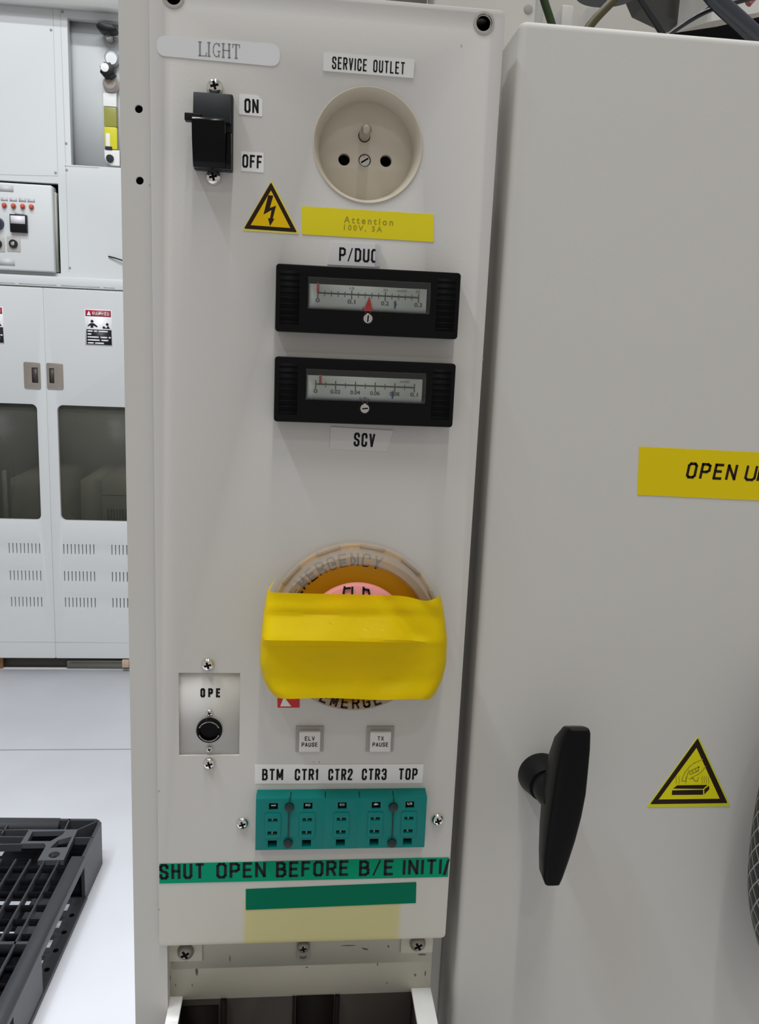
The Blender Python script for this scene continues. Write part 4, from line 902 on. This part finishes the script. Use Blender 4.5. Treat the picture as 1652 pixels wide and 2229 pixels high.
# doors
wl = cu(131, 1000)[0]; off = wl - xs; wz1 = cu(180, 882)[1]; wz0 = cu(180, 1132)[1]; WWD = 0.40
zr = [cu(60, y)[1] for y in (1191, 1250, 1307)]; sh = (cu(60, 1180)[1] - cu(60, 1203)[1]) / 2
def door(sgn_, name_label):
    x_in = xs + sgn_ * 0.0012; x_out = (KX1 if sgn_ > 0 else KX0)
    lo, hi = sorted((x_in, x_out)); holes = []
    w0, w1 = sorted((xs + sgn_ * off, xs + sgn_ * (off + WWD))); holes.append(rrect(w0, w1, wz0, wz1, 0.022, 5))
    if sgn_ > 0: starts = [cu(142, 1191)[0], cu(246, 1191)[0], cu(246, 1191)[0] + 0.172]
    else: starts = [cu(24, 1191)[0], cu(24, 1191)[0] - 0.172]
    pitch = (cu(207, 1191)[0] - cu(142, 1191)[0]) / 8
    for s in starts:
        for k in range(9):
            for zc in zr: holes.append(rect(s + k * pitch - 0.0026, s + k * pitch + 0.0026, zc - sh, zc + sh))
    b = curve_plate(rrect(lo, hi, zdoor0, zdoor1, 0.004, 3), holes, 0.0, 0.022, 0.001)
    d = part('door', b, cabw, t, label=name_label)
    b = BM(); box(b, w0 - 0.01, w1 + 0.01, wz0 - 0.01, wz1 + 0.01, 0.002, 0.006); part('window_pane', b, smoke, d, label='smoked see-through pane')
    b = BM(); box(b, lo + 0.01, hi - 0.01, zr[2] - 0.06, zr[0] + 0.06, -0.004, -0.002); part('vent_backing', b, dark, d)
    b = BM(); box(b, lo, hi, cu(60, 1393)[1] - 0.001, cu(60, 1393)[1] + 0.001, 0.0218, 0.0226); part('door_seam', b, mat('seam_light', (0.55, 0.56, 0.57), 0.7), d)
    # recessed steel pull
    if sgn_ < 0: h0, h1 = cu(58, 845), cu(91, 789)
    else: h0, h1 = cu(107, 846), cu(140, 791)
    hx, hz = (h0[0] + h1[0]) / 2, (h0[1] + h1[1]) / 2; hw_, hh_ = (h1[0] - h0[0]) / 2, (h1[1] - h0[1]) / 2
    sl_ = rect(hx - 0.002, hx + 0.022, hz - hh_ * 0.55, hz + hh_ * 0.62) if sgn_ < 0 else rect(hx - hw_ * 0.72, hx - 0.002, hz - hh_ * 0.55, hz + hh_ * 0.62)
    b = curve_plate(rrect(hx - hw_, hx + hw_, hz - hh_, hz + hh_, 0.006, 3), [sl_], 0.0220, 0.0250, 0.0008); hnd = part('handle', b, steeld, d, label='recessed steel door pull')
    b = BM(); x0_ = min(p[0] for p in sl_); x1_ = max(p[0] for p in sl_); box(b, x0_, x1_, hz - hh_ * 0.55, hz + hh_ * 0.62, 0.0221, 0.0224); part('pull_recess', b, mat('recess_brown', (0.045, 0.035, 0.035), 0.5), hnd)
    return d
door(-1, 'left cabinet door'); door(1, 'right cabinet door')
# equipment seen through the panes
il = mat('unit_grey', (0.52, 0.52, 0.49), 0.6)
t3 = thing('inner_unit', 'grey equipment unit seen dimly through the right smoked pane', 'unit', CAB, 0, 0)
zt = cu(200, 1046, -0.12)[1]; xa = cu(176, 1090, -0.12)[0]; xb = cu(222, 1100, -0.12)[0]
b = BM(); box(b, xa, xb - 0.004, zdoor0 + 0.03, zt, -0.60, -0.12); part('left_block', b, il, t3)
b = BM(); box(b, xb, KX1 - 0.05, zdoor0 + 0.03, zt + 0.004, -0.60, -0.125); part('right_block', b, il, t3)
b = BM()
for k in range(8): box(b, xb + 0.02 + k * 0.012, xb + 0.026 + k * 0.012, cu(240, 1131, -0.12)[1], cu(240, 1108, -0.12)[1], -0.125, -0.122)
box(b, xb, KX1 - 0.05, cu(240, 1078, -0.12)[1] - 0.002, cu(240, 1078, -0.12)[1] + 0.001, -0.125, -0.123); part('vent_slots', b, dark, t3)
t4 = thing('inner_unit', 'grey equipment unit seen dimly through the left smoked pane', 'unit', CAB, 0, 0)
zt = cu(60, 1043, -0.12)[1]; xa = cu(24, 1090, -0.12)[0]
b = BM(); box(b, xa, xs - 0.02, zdoor0 + 0.03, zt, -0.60, -0.12); part('block', b, il, t4)
b = BM(); x_ = cu(6, 1080, -0.1)[0]; box(b, x_, x_ + 0.012, zdoor0 + 0.03, cu(6, 1025, -0.1)[1], -0.12, -0.10); part('upright', b, il, t4)
lamp('cabinet_fill_light', (-0.95, 3.05, 1.46), 1.0, 0.06, 11.0, (0.95, 0.95, 0.88))  # added light brightening the units behind the panes, no lamp is visible there
# feet at the floor
q = cu(274, 1440); b = BM(); rbox(b, q[0] - 0.010, q[0] + 0.018, 0.018, 0.050, 0.004, 0.03, 0.002); solo('foot_pad', 'tan foot block under the right corner of the white cabinet', 'foot', b, mat('foot_tan', (0.48, 0.36, 0.27), 0.6), CAB, 0, 0)
q = cu(3, 1440); b = BM(); rbox(b, q[0] - 0.06, q[0] + 0.004, 0.0, 0.048, -0.016, -0.002, 0.002); solo('wood_block', 'brown wooden block under the left side of the white cabinet', 'block', b, mat('foot_brown', (0.22, 0.10, 0.035), 0.6), CAB, 0, 0)

# danger stickers
def danger(label, x0, y0, x1, y1, x2, y2):
    a, c_ = Vector(cu(x0, y0, 0.022)), Vector(cu(x1, y1, 0.022)); e = Vector(cu(x2, y2, 0.022)); W_ = (c_ - a).length; H_ = abs(a.y - e.y)
    cc = Vector(((a.x + c_.x) / 2, (a.y + c_.y) / 2 - H_ / 2))
    t = thing('danger_sticker', label, 'sticker', CAB, cc.x, cc.y, 0.022, 0, 'danger stickers on the cabinet doors')
    b = BM(); box(b, -W_ / 2, W_ / 2, -H_ / 2, H_ / 2, 0, 0.0006); part('backing', b, mat('sticker_white', (0.80, 0.81, 0.83), 0.4), t)
    b = BM(); box(b, -W_ * .47, W_ * .47, H_ * .31, H_ * .48, 0.0006, 0.0010); part('red_header', b, mat('header_crimson', (0.42, 0.015, 0.045), 0.4), t)
    b = gothic('DANGER', W_ * .62, H_ * .10, 0.0010, 0.0004, 0.2, 0.2, W_ * .10, H_ * .395); prism(b, [(-W_ * .42, H_ * .335), (-W_ * .27, H_ * .335), (-W_ * .345, H_ * .455)], 0.0010, 0.0014); part('lettering', b, mat('sticker_white', (0.80, 0.81, 0.83), 0.4), t)
    b = BM(); s = W_ / 58.0; X = lambda x: (x - 29) * s; Y = lambda y: (39.5 - y) * s
    prism(b, [(X(6), Y(35)), (X(12), Y(30)), (X(19), Y(30)), (X(27), Y(36)), (X(26), Y(39)), (X(18), Y(35)), (X(18), Y(40)), (X(12), Y(40)), (X(12), Y(35)), (X(6), Y(38))][::-1], 0.0006, 0.001)
    disc(b, 3.2 * s, 0.0006, 0.001, X(15.5), Y(26)); disc(b, 3.0 * s, 0.0006, 0.001, X(48), Y(31.5))
    prism(b, [(X(38), Y(36)), (X(42), Y(36)), (X(45), Y(40)), (X(50), Y(34)), (X(54), Y(41)), (X(38), Y(41))][::-1], 0.0006, 0.001)
    part('pictogram', b, ink, t)
    b = BM(); box(b, -W_ * .45, W_ * .48, -H_ * .47, -H_ * .05, 0.0006, 0.001); tb = part('text_block', b, mat('sticker_black', (0.008, 0.008, 0.012), 0.5), t)
    b = BM(); yy = -H_ * .10
    for words_ in ((12, 8, 22), (9,), (26, 16, 5), (28, 16), (14, 21)):
        x = -W_ * .41
        for n in words_: box(b, x, x + n * s * 0.92, yy - 1.5 * s, yy + 1.5 * s, 0.001, 0.0013); x += (n + 1.6) * s
        yy -= H_ * .082
    part('text_lines', b, mat('sticker_white', (0.80, 0.81, 0.83), 0.4), tb)
danger('red, white and black danger sticker on the right cabinet door', 184, 672, 243, 676, 186, 751)
danger('danger sticker on the left cabinet door, cut by the left frame edge', -53, 665, 6, 668, -50, 746)

# control box in the cabinet
t = thing('control_box', 'white control box with four red lamps and a small meter, set in the cabinet', 'control box', CAB, 0, 0)
o0 = cu(118, 588, 0.03); o1 = cu(112, 405, 0.03); bx1 = (o0[0] + o1[0]) / 2 + 0.001; bz0, bz1 = cu(60, 590, 0.03)[1], cu(60, 400, 0.03)[1]
b = BM(); rbox(b, ob[0] + 0.01, bx1, bz0, bz1, -0.03, 0.030, 0.006, 3); part('door', b, cabw, t)
b = BM(); box(b, bx1 + 0.0005, bx1 + 0.006, bz0 + 0.004, bz1 - 0.02, -0.03, 0.006); part('gasket', b, mat('gasket_grey', (0.40, 0.41, 0.36), 0.6), t)
gl = mat('label_lightgrey', (0.50, 0.51, 0.53), 0.5)
def bl(x0, y0, x1, y1): 
    a, c_ = cu(x0, y1, 0.03), cu(x1, y0, 0.03); b = BM(); box(b, a[0], c_[0], a[1], c_[1], 0.030, 0.0308); return b
for r_ in ((-10, 404, 29, 416), (-8, 563, 32, 577), (2, 430, 17, 437), (21, 431, 37, 438), (41, 431, 57, 439), (60, 433, 76, 440), (32, 463, 53, 467)): part('name_label', bl(*r_), gl, t)
for px, py in ((10, 447), (30, 448.5), (50, 449.5), (69, 450.5)):
    c_ = cu(px, py, 0.03); b = BM(); lathe(b, [(0, 0.03), (0.0088, 0.03), (0.0088, 0.036), (0.0062, 0.036), (0.0058, 0.044), (0, 0.046)], 20, *c_); part('indicator_lamp', b, mat('lamp_red', (0.50, 0.09, 0.05), 0.3), t)
a, c_ = cu(25, 506, 0.03), cu(60, 469, 0.03); b = BM(); rbox(b, a[0], c_[0], a[1], c_[1], 0.030, 0.046, 0.002); mt = part('meter', b, black, t)
mh = c_[1] - a[1]; mw = c_[0] - a[0]; b = BM(); box(b, a[0] + mw * .06, c_[0] - mw * .08, c_[1] - mh * .52, c_[1] - mh * .08, 0.046, 0.0468); part('meter_face', b, mat('meter_white', (0.72, 0.72, 0.75), 0.4), mt)
for px in (30, -4):
    c_ = cu(px, 531, 0.03); b = BM(); rbox(b, c_[0] - 0.024, c_[0] + 0.024, c_[1] - 0.028, c_[1] + 0.026, 0.030, 0.032, 0.001); ks = part('key_switch', b, mat('switch_plate', (0.42, 0.40, 0.37), 0.4), t)
    b = BM(); lathe(b, [(0, 0.032), (0.0150, 0.032), (0.0150, 0.040), (0.0125, 0.042), (0, 0.042)], 24, *c_); part('ring', b, charcoal, ks)
    b = BM(); disc(b, 0.0068, 0.042, 0.044, *c_, 0.001, 18); part('key_barrel', b, steelb, ks)
c_ = cu(-4, 487, 0.03); b = BM(); lathe(b, [(0, 0.03), (0.022, 0.03), (0.020, 0.05), (0, 0.052)], 24, *c_); part('selector_knob', b, mat('knob_navy', (0.012, 0.014, 0.045), 0.4), t)
# stick of wire on the lower right panel
P = [Vector(cu(236, 558, 0.004)), Vector(cu(252, 562, 0.010)), Vector(cu(275, 570, 0.012))]; b = BM(); tube(b, [(p.x, p.y, zq) for p, zq in zip(P, (0.004, 0.010, 0.014))], 0.0026, 8)
solo('wire_end', 'thin dark wire end sticking out at the right of the white cabinet panel', 'wire', b, charcoal, CAB, 0, 0)

# ------------------------------------------------------------------ air valve, regulator and filter in the niche
NW = -0.018
def nsize(px): return px / (FPX / 3.28)
c_ = cu(237, 72, NW); t = thing('shutoff_valve', 'black-knobbed shutoff valve at the top of the cabinet niche', 'valve', CAB, c_[0], c_[1], NW)
b = BM(); prism(b, [(nsize(x), nsize(y)) for x, y in ((-19, 3), (-15, 10), (-5, 11), (4, 8), (12, 8), (19, 2), (19, -3), (10, -6), (-8, -6), (-16, -2))][::-1], 0.0, 0.05, 0.004); part('knob', b, black, t)
b = BM(); lathe(b, [(0, -0.026), (0.013, -0.026), (0.013, 0.0), (0.009, 0.02), (0, 0.02)], 20, 0, -nsize(8)); part('stem', b, steel, t)
c_ = cu(240, 160, NW); t = thing('pressure_regulator', 'pressure regulator with black star knob and round gauge in the niche', 'regulator', CAB, c_[0], c_[1], NW)
Y_ = lambda py: -nsize(py - 160)
b = BM(); lathe(b, [(0, -0.026), (nsize(14), -0.026), (nsize(14), 0.0), (nsize(12.5), 0.006), (nsize(12), 0.004), (0, 0.004)], 32, nsize(3), Y_(130)); g_ = part('gauge', b, mat('gauge_grey', (0.34, 0.37, 0.40), 0.35), t)
b = BM(); disc(b, nsize(11), 0.004, 0.006, nsize(3), Y_(133)); part('gauge_face', b, mat('gauge_white', (0.68, 0.69, 0.71), 0.4), g_)
b = BM(); pts = []
for k in range(16): a = 2 * math.pi * k / 16; rr = nsize(15.5 if k % 2 else 12.5); pts.append((rr * math.cos(a) - nsize(1), rr * math.sin(a) - nsize(0)))
prism(b, pts, 0.0, 0.045, 0.003); kn = part('star_knob', b, black, t)
b = BM(); disc(b, nsize(8.2), 0.045, 0.050, -nsize(5), nsize(3), 0.002); part('knob_cap', b, mat('cap_white', (0.74, 0.74, 0.73), 0.4), kn)
b = BM(); lathe(b, [(0, -0.026), (nsize(15.5), -0.026), (nsize(15.5), -0.0), (nsize(11), 0.012), (0, 0.014)], 28, nsize(0), Y_(179)); part('body', b, mat('body_taupe', (0.40, 0.35, 0.32), 0.35, metal=0.3), t)
c_ = cu(239, 270, NW); t = thing('air_filter', 'air filter with yellow-green bowl and dark drain knob in the niche', 'filter', CAB, c_[0], c_[1], NW); t.matrix_world = CAB.mat(c_[0], c_[1], -0.034) @ Matrix.Diagonal((1, 1, 0.33, 1))
Y_ = lambda py: -nsize(py - 270)
b = BM(); rbox(b, -nsize(14), nsize(13), Y_(214), Y_(198), -0.026, 0.02, 0.004); part('grey_block', b, mat('block_grey', (0.48, 0.48, 0.50), 0.5), t)
b = BM(); rbox(b, -nsize(13), nsize(13), Y_(236), Y_(211), -0.026, 0.03, 0.003); part('white_block', b, wm, t)
b = BM(); rbox(b, -nsize(12), nsize(13), Y_(274), Y_(237), -0.02, 0.030, 0.004); part('bowl_upper', b, mat('bowl_olive', (0.26, 0.26, 0.05), 0.25), t)
b = BM(); rbox(b, -nsize(12), nsize(13), Y_(317), Y_(274.5), -0.02, 0.028, 0.004); part('bowl_lower', b, mat('bowl_yellow', (0.58, 0.55, 0.02), 0.25), t)
b = BM(); rbox(b, -nsize(9), -nsize(1), Y_(312), Y_(287), 0.028, 0.031, 0.001); part('level_window', b, wm, t)
b = BM(); rbox(b, -nsize(11), nsize(3), Y_(318), Y_(312), 0.026, 0.032, 0.001); part('dark_collar', b, charcoal, t)
b = BM(); prism(b, [(nsize(x), Y_(y)) for x, y in ((-13, 318), (17, 318), (17, 348), (0, 348), (-9, 343), (-13, 334))][::-1], -0.026, 0.02, 0.003); part('foot_block', b, wm, t)
b = BM(); lathe(b, [(0, 0.02), (nsize(8), 0.02), (nsize(7), 0.05), (0, 0.052)], 20, -nsize(2), Y_(335)); part('drain_knob', b, charcoal, t)

# ================================================================== PALLET
PM = mat('pallet_black', (0.050, 0.053, 0.060), 0.40, spec=0.45, noise=0.10, nscale=30)
PB = mat('pallet_black_rib', (0.060, 0.063, 0.070), 0.40, spec=0.45)
PD = mat('pallet_pit_shade', (0.006, 0.006, 0.009), 0.6, spec=0.15)  # shade inside the deck put into a darker copy of the pallet plastic
t = bpy.data.objects.new('pallet', None); COL.objects.link(t); t.location = (-0.482, 1.632, 0); t.rotation_euler = (0, 0, R_(-2.1))
tag(t, 'black plastic pallet lying on the white floor at lower left', 'pallet')
# local frame: origin at the far right corner on the floor, -x to the left, -y towards the viewer
PHT = 0.120; LX, LY = 1.1, 1.0
b = BM()
def bar(x0, x1, y0, y1, z0, z1, r=0.0): (rbox(b, x0, x1, y0, y1, z0, z1, r) if r else box(b, x0, x1, y0, y1, z0, z1))
bar(-LX, -0.11, -0.030, 0.0, PHT - 0.030, PHT)                      # far edge rail
bar(-0.032, 0.0, -LY, -0.165, PHT - 0.022, PHT)                      # right edge rail
bar(-LX, 0.0, -LY, -LY + 0.03, PHT - 0.03, PHT); bar(-LX, -LX + 0.03, -LY, 0, PHT - 0.03, PHT)
part('deck_rim', b, PM, t)
b = BM()
for k in range(16):                                                # ribs running towards the viewer
    x = -0.058 - k * 0.034
    y0 = -0.175 if k < 6 else -0.04
    bar(x - 0.0017, x + 0.0017, -LY + 0.02, y0, PHT - 0.020, PHT - 0.001)
part('long_rib', b, PB, t)
b = BM()
for k in range(12):
    y = -0.06 - k * 0.046
    bar(-LX + 0.02, -0.03 if y < -0.18 else -0.25, y - 0.0012, y + 0.0012, PHT - 0.022, PHT - 0.006)
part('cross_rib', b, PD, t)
PTOP = Plane((0, 0, PHT), (1, 0, 0), (0, 1, 0)); bpy.context.view_layer.update(); PINV = t.matrix_world.inverted()
def pl(x, y):                                                      # a point of the deck top in the pallet's own frame
    u, v = PTOP.uv(x / 4.557, 1740 + y / 4.557); q = PINV @ Vector((u, v, PHT)); return (q.x, q.y)
cc_ = pl(538, 547)
web = curve_plate([pl(*p) for p in ((200, 438), (288, 296), (772, 296), (632, 599), (372, 604), (455, 460), (438, 434))],
    [[pl(*p) for p in ((322, 318), (645, 312), (622, 345), (500, 412), (272, 412))], [pl(*p) for p in ((578, 402), (712, 368), (662, 472), (497, 478))], circ(cc_[0], cc_[1], 0.013, 18)], PHT - 0.014, PHT - 0.0005)
part('corner_web', web, mat('pallet_web_grey', (0.085, 0.09, 0.098), 0.40, spec=0.45), t)
for p0, p1 in (((692, 192), (640, 298)), ((980, 205), (768, 298)), ((750, 376), (915, 374)), ((0, 300), (290, 296)), ((0, 365), (250, 368)), ((0, 442), (205, 438)), ((90, 225), (20, 330))):
    b = BM(); stroke(b, [pl(*p0), pl(*p1)], 0.0035, PHT - 0.02, PHT - 0.001); part('thin_rib', b, PB, t)
def corner(cx, cy, name):                                          # deep corner pocket behind an outer wall
    b = BM()
    for q in ([(-0.018, -0.001), (-0.001, -0.018), (-0.001, -0.172), (-0.009, -0.172), (-0.009, -0.02), (-0.02, -0.009), (-0.24, -0.009), (-0.24, -0.001)],): prism(b, [(cx + x, cy + y) for x, y in q][::-1], 0.0, PHT - 0.001)
    part('corner_block', b, PM, t)
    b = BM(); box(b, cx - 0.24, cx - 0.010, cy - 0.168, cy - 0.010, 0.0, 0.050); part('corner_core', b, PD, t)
corner(0, 0, 'far')
corner(0, -0.455, 'near')
corner(0, -0.83, 'near')
b = curve_plate(rect(-0.125, 0.0, -LY, -0.160), [rect(-0.056, -0.030, y - 0.040, y) for y in (-0.178, -0.238, -0.302, -0.366)], 0.0, 0.012, 0.0008)
part('bottom_runner', b, PM, t)
for y0, y1 in ((-0.165, 0.0), (-0.243, -0.205), (-0.275, -0.262), (-LY, -0.293)):
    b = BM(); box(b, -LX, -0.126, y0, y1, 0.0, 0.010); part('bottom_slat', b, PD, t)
for k in range(4):
    b = BM(); disc(b, 0.006, 0.012, 0.0125, -0.014, -0.235 - k * 0.058, seg=14); part('drain_hole', b, dark, t)
b = curve_plate([(-0.60, -0.22), (-0.27, -0.22), (-0.235, -0.25), (-0.235, -0.40), (-0.60, -0.40)], [rrect(-0.36, -0.30, -0.27, -0.235, 0.01), rrect(-0.29, -0.255, -0.38, -0.27, 0.012), rrect(-0.55, -0.40, -0.37, -0.25, 0.02)], PHT - 0.012, PHT - 0.0006)
part('centre_web', b, PM, t)
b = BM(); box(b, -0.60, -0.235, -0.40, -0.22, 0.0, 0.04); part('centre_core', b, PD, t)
